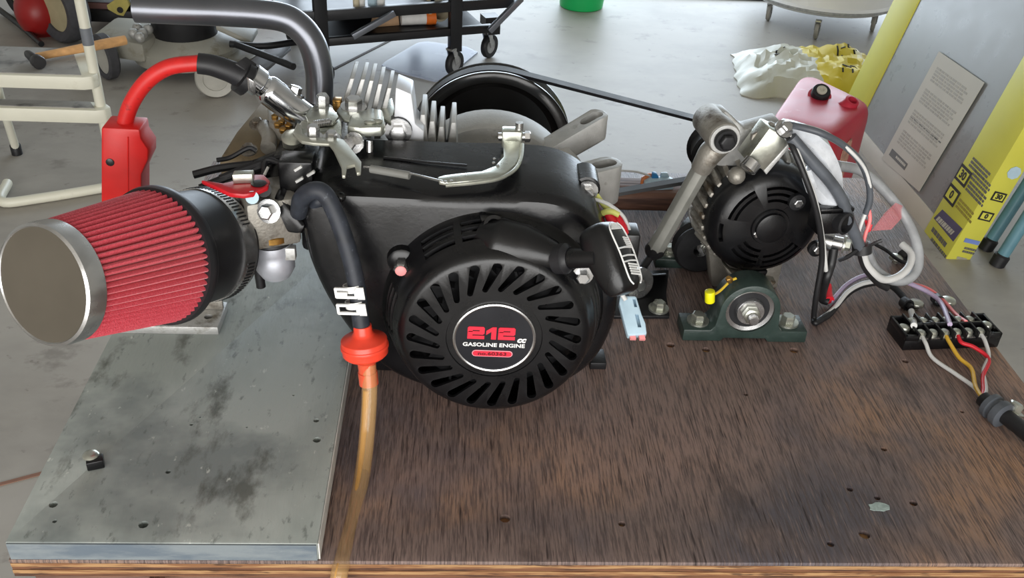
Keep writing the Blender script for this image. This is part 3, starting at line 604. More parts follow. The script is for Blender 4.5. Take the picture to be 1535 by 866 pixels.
MB().tube(tp, .0066, 18).build('tube_wall', M['clear'], ct_, ang=60)
MB().tube([p + V((-.0028, 0, 0)) for p in tp[1:]], [.0028, .0026, .0022, .0016, .0010, .0008, .0008, .0008], 10).build('fuel', mat('golden_fuel', (206, 148, 50), .2, 0, .08, 20, alpha=.75), ct_, ang=60)
# ================================================================== red hose and red box
rh = thing('breather_hose', 'red hose with black sleeve arching from the chrome tube to a red box', 'hose', tuple(PY(185, 300, .79)))
hp = [PY(184, 218, .79), PY(186, 190, .79), PY(197, 155, .79), PY(220, 122, .79), PY(252, 101, .792), (PY(292, 95, .795)), PY(308, 95, .796)]
MB().tube(hp, .0068, 18).build('red_hose', M['redhose'], rh, ang=60)
MB().tube([PY(297, 95, .795), PY(318, 98, .796), PY(345, 107, .798), PY(362, 114, .80), PY(376, 116, .80)], [.0088, .0090, .0094, .0105, .0105], 20).build('black_sleeve', M['rubber'], rh, ang=60)
s0 = PY(360, 112, .80); dd = (c1 - s0).normalized()
sc = MB().lathe(s0, dd, [(.0105, .0), (.0150, .001), (.0150, .009), (.0105, .010)], 26, closed=True).build('sleeve_clamp', M['darkmetal'], rh)
MB().obox(PY(374, 128, .79), dd * .004, (.001, -.001, .006), (.003, -.003, 0)).build('clamp_screw', M['steel'], sc, .001)
MB().obox(PY(366, 104, .80) + V((0, 0, .002)), dd * .006, (.003, -.003, .004), (.004, .004, .002)).build('clamp_housing', M['darkmetal'], sc, .001)
P_ = [PY(x, y, .775) for x, y in [(151, 191), (209, 194), (211, 208), (222, 224), (222, 240), (212, 262), (212, 300), (151, 306)]]
rb = MB().prism(P_, (0, .028, 0)).build('red_box', M['red'], rh, .0025)
c = MB(); p = PY(184, 205, .79); c.obox(p, (.0105, 0, 0), (0, .0105, 0), (0, 0, .012)); cut(rb, c)
MB().lathe(PY(165, 243, .775), n_, [(.0036, -.004), (.0036, .0006), (.002, .0010)], 12).build('box_screw', M['blackpl'], rb)
MB().tube([PY(192, 205, .7748), PY(192, 300, .7748)], .0006, 6).build('box_seam', M['red'], rb)
# ================================================================== alternator
AC = PY(1153, 338, .868); an_ = V((.12, -.993, 0)).normalized(); au = V((-an_.y, an_.x, 0)); av = V((0, 0, 1))
alt = thing('alternator', 'car alternator with black vented rear cover and silver finned housing', 'alternator', (AC.x, AC.y + .05, 0))
def A(u, v, h): return AC + au * u + av * v + an_ * h
RA = .0625
cov = MB().lathe(AC, an_, [(0, .004), (.020, .004), (.021, .002), (.048, .001), (.056, -.003), (.061, -.010), (.0625, -.018), (.0625, -.030), (.058, -.030), (.058, -.012), (.050, -.004), (0, -.003)], 72).build('rear_cover', M['blackpl'], alt, ang=30)
c = MB()
def arcslot(r, w_, a0, a1, m=6):
    rings = []
    for k in range(m + 1):
        a = D(a0 + (a1 - a0) * k / m); e = au * math.cos(a) + av * math.sin(a)
        rings.append([AC + e * (r - w_) + an_ * .02, AC + e * (r + w_) + an_ * .02, AC + e * (r + w_) - an_ * .009, AC + e * (r - w_) - an_ * .009])
    c.loft(rings)
for r in (.030, .037, .044): arcslot(r, .0016, 55, 105)
for r in (.030, .037, .044): arcslot(r, .0016, 215, 262)
for r in (.037, .044, .051): arcslot(r, .0016, 270, 325)
for r in (.040, .047): arcslot(r, .0016, 120, 168)
arcslot(.052, .002, 176, 200)
cut(cov, c)
MB().lathe(AC, an_, [(.0, -.0085), (.055, -.0085), (.055, -.011), (0, -.011)], 40, cap=False).build('inner_baffle', M['blackpl'], alt)
MB().lathe(A(0, 0, 0), an_, [(.017, .002), (.0165, .0075), (.013, .0085), (0, .0088)], 40, cap=False).build('centre_boss', M['blackpl'], cov)
MB().prism([A(-.012, -.060, -.006), A(.014, -.060, -.006), A(.012, -.068, -.006), A(-.010, -.068, -.006)], an_ * -.02).build('cover_lug', M['blackpl'], cov, .002)
for px, py in [(1195, 303), (1134, 348), (1224, 373)]:
    p = PY(px, py, .866); MB().lathe(p, an_, [(.0088, -.004), (.0088, .0012), (.006, .0016)], 20).build('screw_recess', M['darkmetal'], cov)
    MB().hexbolt(p, an_, .0048, .005, False).build('screw', M['steel'], cov)
# finned housing
hs = MB().lathe(AC, an_, [(.02, -.028), (.052, -.028), (.053, -.034), (.053, -.060), (.056, -.064), (.056, -.105), (.05, -.112), (.014, -.116)], 64).build('housing', M['aludirty'], alt)
for i in range(30):
    a = 2 * math.pi * i / 30; e = au * math.cos(a) + av * math.sin(a); tg = au * -math.sin(a) + av * math.cos(a)
    MB().prism([AC + e * .048 + an_ * -.022 + tg * -.0016, AC + e * .0650 + an_ * -.024 + tg * -.0016, AC + e * .0690 + an_ * -.05 + tg * -.0065, AC + e * .060 + an_ * -.062 + tg * -.0065], tg * .0052).build('fin', M['aludirty'], alt, .0006)
MB().lathe(AC, an_, [(.060, -.060), (.0665, -.060), (.0665, -.068), (.060, -.068)], 64, closed=True).build('stator_ring', M['alu'], alt)
MB().lathe(AC, an_, [(.008, -.11), (.008, -.17)], 16).build('rotor_shaft', M['steel'], alt)
YP = 1.036
MB().lathe(V((AC.x - .02, YP, AC.z + .006)), (0, 1, 0), [(.008, -.017), (.030, -.017), (.033, -.014), (.029, -.010), (.029, .010), (.033, .014), (.030, .017), (.008, .017)], 40, closed=True).build('alternator_pulley', M['darkmetal'], alt)
MB().cyl(V((AC.x - .02, .96, AC.z + .006)), V((AC.x - .02, YP + .02, AC.z + .006)), .012, seg=16).build('pulley_hub', M['darkmetal'], alt)
# mounting ears: upper left boss with big dark bolt
E0 = PY(1086, 208, .868)
MB().lathe(E0, an_, [(.0135, -.055), (.0165, -.05), (.0165, -.002), (.0155, 0)], 30).build('pivot_boss', M['aludirty'], alt)
MB().prism([E0 + V((-.012, 0, .012)) - an_ * .03, E0 + V((.010, 0, .0165)) - an_ * .03, PY(1118, 194, .90), PY(1170, 180, .90), PY(1176, 196, .90), PY(1120, 250, .90), PY(1075, 250, .90)], an_ * -.022).build('ear_web', M['alu'], alt, .003)
MB().lathe(E0, an_, [(.0150, 0), (.0150, .002), (.0118, .0022)], 28).build('washer', M['alu'], alt)
MB().lathe(E0, an_, [(.0115, .001), (.0118, .004), (.0110, .0065)], 24).build('bolt_flange', M['darkmetal'], alt)
MB().hexbolt(E0 + an_ * .005, an_, .0085, .0075, False).build('pivot_bolt', M['darkmetal'], alt, .0006)
MB().tube([PY(1063, 184, .90), PY(1070, 180, .89)], .0045, 10).build('ear_pin', M['darkmetal'], alt)
# lower foot that holds the alternator on the table
MB().prism([A(-.050, -.030, -.040), A(-.030, -.058, -.040), A(.030, -.058, -.040), A(.048, -.030, -.040), V((AC.x + .040, AC.y + .040, .0)), V((AC.x - .035, AC.y + .040, .0))], (0, .024, 0)).build('mounting_foot', M['aludirty'], alt, .003)
MB().prism([PY(1083, 395, .875), PY(1098, 410, .868), PY(1165, 424, .866), PY(1150, 437, .866), PY(1122, 436, .866), PY(1098, 428, .868)], (0, .014, 0)).build('lower_bracket', M['aludirty'], alt, .002)
# regulator cover (brushed rectangle) on the upper edge
rg0 = [PY(x, y, .862) for x, y in [(1154, 192), (1178, 202), (1184, 212), (1146, 256), (1118, 241)]]
rgc = MB().prism(rg0, an_ * -.026).build('regulator_cover', M['zinc'], alt, .0015)
MB().prism([PY(1184, 213, .862), PY(1188, 216, .862), PY(1149, 262, .862), PY(1145, 256, .862)], an_ * -.026).build('regulator_side', M['alu'], rgc, .0008)
MB().lathe(PY(1126, 246, .862), (-.5, -.3, -.6), [(.009, -.004), (.0095, .006), (.007, .008)], 16).build('regulator_terminal', M['steel'], alt)
MB().prism([PY(1128, 203, .875), PY(1158, 184, .875), PY(1166, 188, .875), PY(1134, 212, .875), PY(1122, 232, .875)], an_ * -.006).build('bracket_strap', M['aludirty'], alt, .001)
MB().hexbolt(PY(1174, 194, .855), (.2, -.6, .7), .006, .008).build('bolt', M['steel'], alt)
MB().ball(PY(1104, 263, .865), .009, .009, .009).build('bolt_boss', M['aludirty'], alt)
# black side connector
p = PY(1242, 327, .850); cn = MB().obox(p, au * .016, an_ * .012, (0, 0, .012)).build('connector', M['blackpl'], alt, .0015)
MB().lathe(p + au * .004, (.5, -.85, .1), [(.0105, .008), (.0115, .018), (.009, .019), (.008, .010)], 20, closed=True).build('connector_mouth', M['rubber'], cn)
MB().obox(p + au * .002 + V((0, 0, .014)), au * .018, an_ * .010, (0, 0, .002)).build('connector_tab', M['blackpl'], cn, .001)
# output stud
so_ = PY(1245, 362, .865); MB().lathe(so_, (.9, -.4, 0), [(.010, -.012), (.010, .002), (.007, .003), (.007, .012)], 16).build('output_stud', M['steel'], alt)
MB().hexbolt(so_ + V((.012, -.005, 0)), (.9, -.4, 0), .0062, .006).build('stud_nut', M['zinc'], alt)
# ================================================================== tension strut
st0, st1 = PY(1058, 240, .885), PZ(983, 372, .045)
sr = thing('tension_strut', 'grey tube strut bracing the alternator ear to the dark table mount', 'strut', tuple(PZ(972, 395, .0)))
dS = (st1 - st0).normalized()
MB().tube([PY(1082, 214, .885), PY(1066, 228, .885), st0, st0 + dS * .012], [.012, .0125, .0115, .0105], 16).build('rod_end', M['aludirty'], sr)
MB().lathe(st0 + dS * .008, dS, [(.0090, 0), (.0100, .002), (.0100, (st1 - st0).length - .028), (.0108, (st1 - st0).length - .026), (.0108, (st1 - st0).length - .006), (.009, (st1 - st0).length - .004)], 8).build('tube', mat('dull_grey_tube', (136, 136, 130), .45, .4, .12, 50), sr, .0006)
e0 = st0 + dS * ((st1 - st0).length); MB().lathe(e0 - dS * .004, dS, [(.006, -.004), (.0105, 0), (.0115, .008), (.009, .013), (.006, .015)], 16).build('swivel_joint', M['darkmetal'], sr)
MB().tube([e0 + dS * .008, PY(966, 398, .905), PZ(959, 416, .022)], .0045, 10).build('threaded_link', M['darkmetal'], sr)
MB().lathe(PZ(958, 424, .022), (.35, -.85, .2), [(.005, -.003), (.0175, -.003), (.0175, .001), (.005, .002)], 28, closed=True).build('washer', M['steel'], sr)
MB().hexbolt(PZ(956, 426, .022), (.35, -.85, .2), .0075, .008, False).build('bolt', M['steel'], sr)
# ================================================================== drive belt
bp_ = V((KX + .004, YP, KZ + .004)); qp = V((AC.x - .02, YP, AC.z + .006)); rb1, rb2 = .0885, .0295
dv = qp - bp_; L_ = dv.length; th = math.atan2(dv.z, dv.x); al = math.acos((rb1 - rb2) / L_); pts = []
for k in range(41): a = th + al + (2 * math.pi - 2 * al) * k / 40; pts.append((bp_, rb1, a))
for k in range(21): a = th - al + (2 * al) * k / 20; pts.append((qp, rb2, a))
def bl(e, y): return [c_ + V((math.cos(a) * (r + e), y, math.sin(a) * (r + e))) for c_, r, a in pts]
i0, o0, i1, o1 = bl(0, -.006), bl(.004, -.0075), bl(0, .006), bl(.004, .0075); n = len(pts); mb = MB(); fs = []
for i in range(n):
    k = (i + 1) % n
    for (x, y) in ((0, 1), (1, 3), (3, 2), (2, 0)): fs.append((x * n + i, x * n + k, y * n + k, y * n + i))
mb.add(i0 + o0 + i1 + o1, fs); tag(mb.build('drive_belt', M['rubber'], ang=40), 'thin black rubber drive belt from the engine pulley to the alternator', 'belt')
# ================================================================== pillow block bearings
def pillow(px0, px1, pyb, label, detail=True, y0=None):
    a, b = PZ(px0, pyb), PZ(px1, pyb); xm, yb = (a.x + b.x) / 2, (a.y + b.y) / 2; hw = (b.x - a.x) / 2; dp = .032
    t = thing('pillow_block_bearing', label, 'bearing', (xm, yb + dp / 2, 0), 'pillow block bearings on the table'); s = hw / .0635
    zc, ro = .0365 * s, .0305 * s
    ol = []
    for k in range(25): a_ = math.pi * k / 24; ol.append(V((xm + ro * math.cos(a_), yb, zc + ro * math.sin(a_))))
    ol += [V((xm - ro - .002, yb, .019 * s)), V((xm - ro - .006, yb, .0135 * s)), V((xm - hw, yb, .0135 * s)), V((xm - hw, yb, 0)), V((xm - ro * .8, yb, 0)), V((xm - ro * .7, yb, .004)), V((xm + ro * .7, yb, .004)), V((xm + ro * .8, yb, 0)), V((xm + hw, yb, 0)), V((xm + hw, yb, .0135 * s)), V((xm + ro + .006, yb, .0135 * s)), V((xm + ro + .002, yb, .019 * s))]
    bd_ = MB().prism(ol, (0, dp, 0)).build('housing', M['green'], t, .0012)
    cc = MB().cyl(V((xm, yb - .01, zc)), V((xm, yb + dp + .01, zc)), .0245 * s, seg=40); cut(bd_, cc)
    c0 = V((xm, yb, zc))
    MB().lathe(c0, (0, 1, 0), [(.0205 * s, .004), (.0246 * s, .003), (.0246 * s, dp - .003), (.0205 * s, dp - .004)], 40, closed=True).build('outer_race', M['steel'], t)
    MB().lathe(c0, (0, 1, 0), [(.012 * s, .0055), (.0206 * s, .005), (.0206 * s, dp - .006), (.012 * s, dp - .006)], 40, closed=True).build('seal', M['rubber'], t)
    MB().lathe(c0, (0, 1, 0), [(.0075 * s, -.002), (.0135 * s, -.002), (.0140 * s, 0), (.0140 * s, .01), (.0075 * s, .01)], 36, closed=True).build('inner_collar', M['steel'], t)
    MB().hexbolt(c0 + V((0, -.002, 0)), n_, .0092 * s, .007, False).build('shaft_nut', M['zinc'], t, .0004)
    MB().lathe(c0, n_, [(.0056, -.04), (.0056, .016), (.0045, .017)], 18).build('shaft_stub', M['steel'], t)
    MB().cyl(c0, c0 + V((0, .05, 0)), .008, seg=14).build('shaft', M['steel'], t)
    for sx in (-1, 1): MB().hexbolt(V((xm + sx * (hw - .0175), yb + dp / 2, .0135 * s)), (0, 0, 1), .0075, .0075).build('mounting_bolt', M['zinc'], t)
    if detail:
        z0 = V((xm - ro * .7, yb + dp * .5, zc + ro * .85)); yc = PY(1064, 444, yb + .006)
        MB().hexbolt(z0, (-.5, -.2, .8), .0035, .006, False).build('grease_nipple', M['gold'], t)
        MB().tube([z0 + V((.006, 0, .004)), z0, z0.lerp(yc, .5) + V((0, 0, -.003)), yc], .0014, 8).build('cap_strap', mat('dirty_yellow', (190, 160, 40), .5), t)
        MB().cyl(yc + V((.001, 0, -.0065)), yc + V((-.001, 0, .0065)), .0052, seg=14).build('grease_cap', M['yellow'], t, .0008)
    return t
pillow(1023, 1206, 512, 'dark green pillow block bearing with yellow grease cap and hex shaft nut')
t2 = pillow(982, 1124, 403, 'dark green pillow block bearing behind the strut under the alternator', False)
# black pulley on the bearing shaft, under the alternator
p = PY(1052, 352, .945); mb = MB().lathe(V((.274, .958, .031)), (0, 1, 0), [(.008, -.022), (.027, -.022), (.030, -.019), (.027, -.012), (.030, -.005), (.027, -.002), (.008, -.002)], 40, closed=True)
tag(mb.build('idler_pulley', M['darkmetal']), 'small black pulley on the bearing shaft below the alternator', 'pulley')
# black steel mount with bolt between engine and bearing
q = [PZ(905, 478), PZ(1003, 478), PZ(998, 445), PZ(1002, 408), PZ(930, 412)]
mt = thing('mounting_angle', 'black steel mounting angle bolted to the table beside the engine', 'bracket', tuple(PZ(985, 460)))
MB().prism(q, (0, 0, .004)).build('plate', M['darkmetal'], mt, .0008)
MB().prism([PZ(940, 416, .004), PZ(1000, 412, .004), PZ(1000, 412, .028), PZ(945, 416, .028)], (0, .004, 0)).build('upright', M['darkmetal'], mt, .0008)
MB().hexbolt(PZ(987, 463, .004), (0, 0, 1), .0072, .0075).build('mounting_bolt', M['zinc'], mt)
# silver rail under the air filter
p = PZ(328, 502, BZ); q = PZ(335, 470, BZ)
ar = thing('mounting_rail', 'flat aluminium rail with holes lying on grey board under air filter', 'rail', (p.x - .06, p.y + .02, BZ))
x1 = p.x; rl = MB().box(x1 - .16, x1, p.y, p.y + .045, BZ, BZ + .009).build('rail', M['alu'], ar, .001)
c = MB()
for k in range(4): c.cyl(V((x1 - .013 - k * .04, p.y + .018, BZ + .004)), V((x1 - .013 - k * .04, p.y + .018, BZ + .03)), .0042, seg=14)
cut(rl, c)
MB().box(x1 - .16, x1 - .001, p.y + .030, p.y + .034, BZ + .009, BZ + .028).build('upright_flange', M['aludirty'], ar, .0008)
# wooden batten at the back of the table
w0, w1 = PZ(860, 312, .012), PZ(1060, 300, .012)
MBt = MB().box(-.10, TX1 - .10, 1.082, 1.135, 0, .026)
tag(MBt.build('timber_batten', M['rail'], None, .008, seg=3), 'rounded brown timber batten along the far edge of the table', 'wood')
# ================================================================== lever wire connectors
def lever(p, d, u, n, label, longb=False):
    t = thing('wire_connector', label, 'connector', tuple(p)); d, u, n = V(d).normalized(), V(u).normalized(), V(n).normalized()
    return t, d, u, n
p = PZ(985, 281, .026); t, d, u, n = lever(p, (1, .15, 0), (0, 0, 1), (0, -1, 0), 'pale blue lever connector with orange levers lying on the timber batten')
def LP(a, b, c): return p + d * a + u * b + n * c
MB().prism([LP(-.019, .0, .008), LP(.020, 0, .008), LP(.021, .010, .008), LP(.014, .0135, .008), LP(-.010, .0135, .008), LP(-.018, .009, .008)], n * -.014).build('body', M['lightblue'], t, .0012)
MB().prism([LP(-.0215, .001, -.004), LP(-.006, .006, -.006), LP(-.006, .016, -.006), LP(-.012, .016, -.006), LP(-.021, .011, -.005)], n * -.006).build('lever', mat('orange_lever', (216, 124, 66), .4), t, .001)
MB().prism([LP(-.009, .012, 0), LP(.002, .012, 0), LP(-.003, .019, 0), LP(-.008, .020, 0)], n * -.008).build('wire_jacket', M['blue'], t, .001)
MB().prism([LP(.003, .013, -.002), LP(.016, .012, -.002), LP(.012, .018, -.002), LP(.004, .018, -.002)], n * -.006).build('lever', M['lightblue'], t, .001)
MB().tube([LP(-.010, .014, -.006), LP(-.03, .018, -.012), LP(-.06, .020, -.014)], .0014, 8).build('wire_end', M['wire_w'], t)
pt, pb = PY(941, 446, .700), PY(955, 506, .672)
p = pt; t, d, u, n = lever(tuple(pb), (1, -.1, .05), pt - pb, (0, -1, .3), 'pale blue lever connector hanging from wires beside the starter handle')
LL = (pt - pb).length; n = d.cross(u)
p = pb
if n.y > 0: n = -n
MB().prism([LP(-.0085, 0, .006), LP(.0085, .002, .006), LP(.0095, .012, .006), LP(.008, LL * .55, .006), LP(.007, LL, .006), LP(-.007, LL, .006), LP(-.0095, LL * .8, .006), LP(-.0090, LL * .3, .006)], n * -.012).build('body', M['lightblue'], t, .0015)
hb_ = ALL[-1]; c = MB()
for a in (-.004, .004): MB().obox(LP(a, .000, .001), d * .0025, u * .002, n * .003).build('port', M['pinkcap'], t)
c.prism([LP(.002, .008, .010), LP(.005, .008, .010), LP(.005, .02, .010), LP(.002, .02, .010)], n * -.010)
c.prism([LP(.003, LL * .72, .010), LP(.0055, LL * .72, .010), LP(.0055, LL * .93, .010), LP(.003, LL * .93, .010)], n * -.010); cut(hb_, c)
# loose wires at the engine's right shoulder
def wire(name, pts, r, m, label, group=None):
    t = MB().tube([q if isinstance(q, Vector) else PY(*q) for q in pts], r, 10).build(name, M[m], None, ang=60); return tag(t, label, 'wire', group)
W = 'ignition wires beside the starter handle'
wire('ignition_wire', [(886, 298, .745), (896, 300, .74), (915, 308, .735), (935, 325, .73), (945, 350, .728), (948, 362, .727)], .0016, 'wire_w', 'thin white wire curling over beside the starter handle', W)
wire('ignition_wire', [(888, 292, .75), (892, 312, .745), (900, 322, .742), (918, 318, .738)], .0022, 'wire_w', 'short white wire bent behind the red sleeves', W)
wire('ignition_wire', [(894, 292, .75), (904, 306, .745), (918, 320, .74), (925, 332, .735)], .0024, 'wire_ly', 'pale yellow wire running down behind the starter handle', W)
wire('ignition_wire', [(898, 330, .74), (902, 320, .735), (916, 317, .732), (928, 322, .730)], .0026, 'wire_ly', 'pale yellow wire looped over the red sleeves', W)
rs = [((912, 321, .735), (924, 345, .725), (930, 372, .715)), ((922, 320, .738), (933, 340, .728), (938, 362, .718))]
for k, q in enumerate(rs): wire('wire_sleeve', q, .0042, 'wire_r', ['red wire sleeve tucked behind the starter handle', 'red wire sleeve standing outermost behind the starter handle'][k], W)
wire('ignition_wire', [(938, 450, .69), (932, 436, .695), (950, 420, .70), (956, 412, .71)], .002, 'wire_w', 'short white wire end above the hanging pale blue connector', W)
t = MB().obox(PY(938, 366, .73), (.010, 0, 0), (0, .012, 0), (0, 0, .016)).build('relay_box', M['blackpl'], None, .002); tag(t, 'small black box behind the starter handle and red wire sleeves', 'relay')
# ================================================================== alternator wiring
G = 'wires from the alternator to the terminal strip'
tp_ = MB(); q = [PY(1168, 188, .872), PY(1196, 204, .868), PY(1224, 228, .866), PY(1243, 262, .868), PY(1252, 292, .87)]
tag(MB().tube(q, [.008, .014, .016, .013, .008], 7, 2).build('taped_bundle', M['foil'], None, ang=20), 'silver taped bundle of wires over the shoulder of the alternator', 'cable bundle')
tag(MB().tube([PY(1212, 252, .862), PY(1222, 280, .858), PY(1243, 300, .856), PY(1262, 316, .858)], [.008, .010, .010, .008], 7, 2).build('taped_bundle', M['foil'], None, ang=20), 'silver taped bundle leading to the black alternator connector', 'cable bundle')
wire('alternator_cable', [(1180, 186, .862), (1206, 192, .85), (1232, 200, .845), (1262, 216, .85), (1288, 240, .86), (1301, 270, .865), (1304, 298, .865), (1298, 320, .865)], .0034, 'wire_dg', 'dark grey cable arching from the alternator top down to the cable tie', G)
wire('alternator_cable', [(1186, 186, .860), (1212, 190, .852), (1240, 200, .848), (1270, 222, .85), (1296, 252, .86), (1307, 290, .865)], .0018, 'wire_w', 'thin white wire following the dark grey arching cable', G)
wire('alternator_cable', [(1186, 206, .850), (1212, 236, .846), (1244, 272, .845), (1262, 300, .846), (1275, 335, .846), (1288, 368, .85), (1292, 378, .85)], .0060, 'wire_dg', 'thick dark grey cable running down beside the black connector', G)
lo = [(1255, 248, .93), (1290, 256, .95), (1325, 285, .95), (1356, 325, .94), (1374, 365, .92), (1376, 398, .905), (1362, 418, .895), (1338, 420, .892), (1314, 406, .888), (1302, 385, .87), (1294, 365, .855)]
wire('alternator_cable', [q if True else 0 for q in lo], .0056, 'wire_g', 'thick grey cable in a big loop resting on the table corner', G)
wire('alternator_cable', [(1292, 372, .85), (1300, 398, .862), (1322, 418, .875), (1345, 415, .885), (1362, 400, .90), (1366, 380, .915), (1352, 366, .93)], .0042, 'wire_w', 'white cable looping inside the thick grey loop', G)
wire('alternator_cable', [(1288, 372, .85), (1296, 400, .862), (1316, 424, .875), (1330, 432, .878)], .0036, 'wire_k', 'black cable beside the white inner loop', G)
wire('alternator_cable', [(1298, 318, .865), (1290, 338, .86), (1286, 355, .858), (1290, 372, .855)], .0020, 'wire_w', 'white wire dropping into the black cable tie', G)
wire('alternator_cable', [(1302, 310, .865), (1304, 330, .862), (1297, 352, .858), (1293, 370, .855)], .0020, 'wire_pk', 'pink wire dropping into the black cable tie', G)
wire('alternator_cable', [(1298, 330, .866), (1302, 346, .866), (1306, 336, .868)], .0016, 'wire_r', 'short red wire end above the black cable tie', G)
t = thing('cable_tie', 'black cable tie binding the wires beside the alternator', 'cable tie', tuple(PY(1291, 372, .853)))
MB().lathe(PY(1292, 372, .853), (.2, -.2, -1), [(.006, -.006), (.010, -.005), (.010, .005), (.006, .006)], 14, closed=True).build('strap', M['wire_k'], t)
MB().tube([PY(1296, 372, .846), PY(1312, 364, .85), PY(1322, 360, .85)], .0018, 6).build('tail', M['wire_k'], t)
MB().tube([PY(1286, 374, .846), PY(1272, 384, .85), PY(1258, 390, .855)], .0022, 6).build('tail', M['wire_k'], t)
wire('alternator_cable', [PY(1180, 196, .858), PY(1196, 230, .842), PY(1208, 262, .835), PY(1222, 300, .832), PY(1232, 350, .835), PY(1236, 385, .842), PY(1238, 405, .848)], .0024, 'wire_w', 'white wire drooping across the black alternator cover', G)
wire('alternator_cable', [PY(1178, 198, .86), PY(1190, 225, .842), PY(1204, 258, .834), PY(1219, 300, .830), PY(1229, 345, .832), PY(1232, 390, .84), PY(1224, 440, .84), PZ(1220, 474, .006), PZ(1222, 484, .004), PZ(1234, 476, .004), PZ(1262, 448, .005)], .0030, 'wire_k', 'black wire drooping over the alternator cover down to the table', G)
wire('alternator_cable', [PY(1250, 372, .858), PY(1246, 395, .855), PY(1238, 420, .85), PZ(1232, 446, .010), PZ(1242, 452, .006)], .0048, 'wire_k', 'black cable with boot dropping from the alternator stud', G)
wire('wire_sleeve', [PZ(1239, 428, .014), PZ(1240, 440, .010), PZ(1243, 450, .008)], .0056, 'wire_r', 'red sleeve on the cable at the foot of the alternator', G)
wire('alternator_cable', [PZ(1222, 484, .003), PZ(1244, 470, .004), PZ(1262, 448, .006), PZ(1282, 432, .008), PZ(1310, 424, .009), PZ(1335, 428, .009), PZ(1353, 444, .008), PZ(1366, 462, .008)], .0036, 'wire_k', 'black wire lying on the table from the alternator to the first terminal', G)
wire('alternator_cable', [PZ(1224, 482, .003), PZ(1250, 462, .006), PZ(1270, 438, .010), PZ(1290, 426, .012), PZ(1312, 421, .013)], .0026, 'wire_w', 'white wire lying along the black wire on the table', G)
wire('alternator_cable', [PZ(1246, 452, .006), PZ(1270, 426, .010), PZ(1300, 412, .012), PZ(1332, 414, .014), PZ(1366, 426, .014), PZ(1395, 440, .012), PZ(1412, 456, .012), PZ(1424, 486, .022)], .0026, 'wire_p', 'lilac wire running over the table to the terminal strip', G)
wire('alternator_cable', [PZ(1362, 424, .012), PZ(1390, 432, .012), PZ(1412, 448, .010), PZ(1432, 470, .012), PZ(1448, 482, .02)], .0020, 'wire_pk', 'pale pink wire running to the far terminals', G)
wire('alternator_cable', [PZ(1312, 366, .012), PZ(1330, 376, .010), PZ(1348, 390, .010), PZ(1372, 398, .010)], .0022, 'wire_k', 'thin black wire running to the clamp screw at the table edge', G)
wire('alternator_cable', [PZ(1366, 468, .008), PZ(1380, 478, .010), PZ(1398, 484, .020)], .0020, 'wire_k', 'short black wire jumping into the second terminal', G)
wire('alternator_cable', [PZ(1366, 466, .010), PZ(1369, 478, .012), PZ(1370, 488, .021)], .0034, 'wire_w', 'short thick white wire entering the first terminal', G)
q = [PY(x, y, yy) for x, y, yy in [(1306, 346, .905), (1324, 322, .925), (1340, 307, .935), (1351, 312, .94), (1349, 330, .935), (1336, 344, .92)]]
tag(MB().prism(q, (.002, .0015, .002)).build('tape_flag', mat('pink_film', (226, 130, 136), .3, alpha=.3)), 'pink translucent tape flag beside the thick grey cable loop', 'tape')
# small clamps with round head screws
def clamp(px, py, label, d=(-.6, .2, 0), k=True):
    p = PZ(px, py); t = thing('cable_clamp', label, 'cable clamp', tuple(p), 'screwed cable clamps'); d = V(d).normalized()
    MB().lathe(p, (0, 0, 1), [(.0035, 0), (.0035, .005), (.0085, .0055), (.0085, .0065), (.0075, .0085), (.004, .0098)], 20).build('screw', M['zinc'], t)
    MB().lathe(p + d * .012 + V((0, 0, .007)), V((d.y, -d.x, 0)) + V((0, 0, -.2)), [(.0045, -.005), (.0065, -.005), (.0065, .005), (.0045, .005)], 18, closed=True).build('loop', M['wire_k'], t)
    MB().obox(p + d * .005 + V((0, 0, .004)), d * .007, V((-d.y, d.x, 0)) * .005, (0, 0, .0012)).build('strap', M['wire_k'], t)
clamp(1371, 462, 'black cable clamp with screw beside the terminal strip, on the black wire', (-.8, -.1, 0))
clamp(1419, 458, 'black cable clamp with screw behind the terminal strip, on the lilac wire', (-.9, .1, 0))
clamp(1341, 393, 'black cable clamp with screw inside the big grey cable loop', (.8, .3, 0))
# ================================================================== terminal strip
f0, f1, k0 = PZ(1353, 526), PZ(1496, 521), PZ(1339, 487)
tx = (f1 - f0).normalized(); ty = V((-tx.y, tx.x, 0)); LX = (f1 - f0).length; LY = .040; hz = .0125
ts = thing('terminal_strip', 'black six-way screw terminal strip wired at the table edge', 'terminal strip', tuple(f0))
def T(a, b, z): return f0 + tx * a + ty * b + V((0, 0, z))
def tbx(mb, a0, a1, b0, b1, z0, z1): return mb.obox(T((a0 + a1) / 2, (b0 + b1) / 2, (z0 + z1) / 2), tx * (a1 - a0) / 2, ty * (b1 - b0) / 2, (0, 0, (z1 - z0) / 2))
tbx(MB(), 0, LX, .001, LY - .001, 0, hz).build('base', M['blackpl'], ts, .0006)
e0, e1 = LX * .13, LX * .87; cw_ = (e1 - e0) / 6
for k in range(7): a = e0 + cw_ * k; tbx(MB(), a - .0011, a + .0011, .0008, LY - .0008, hz - .001, hz + .0078).build('barrier', M['blackpl'], ts, .0004)
tbx(MB(), e0, e1, LY / 2 - .0012, LY / 2 + .0012, hz - .001, hz + .0078).build('centre_wall', M['blackpl'], ts, .0004)
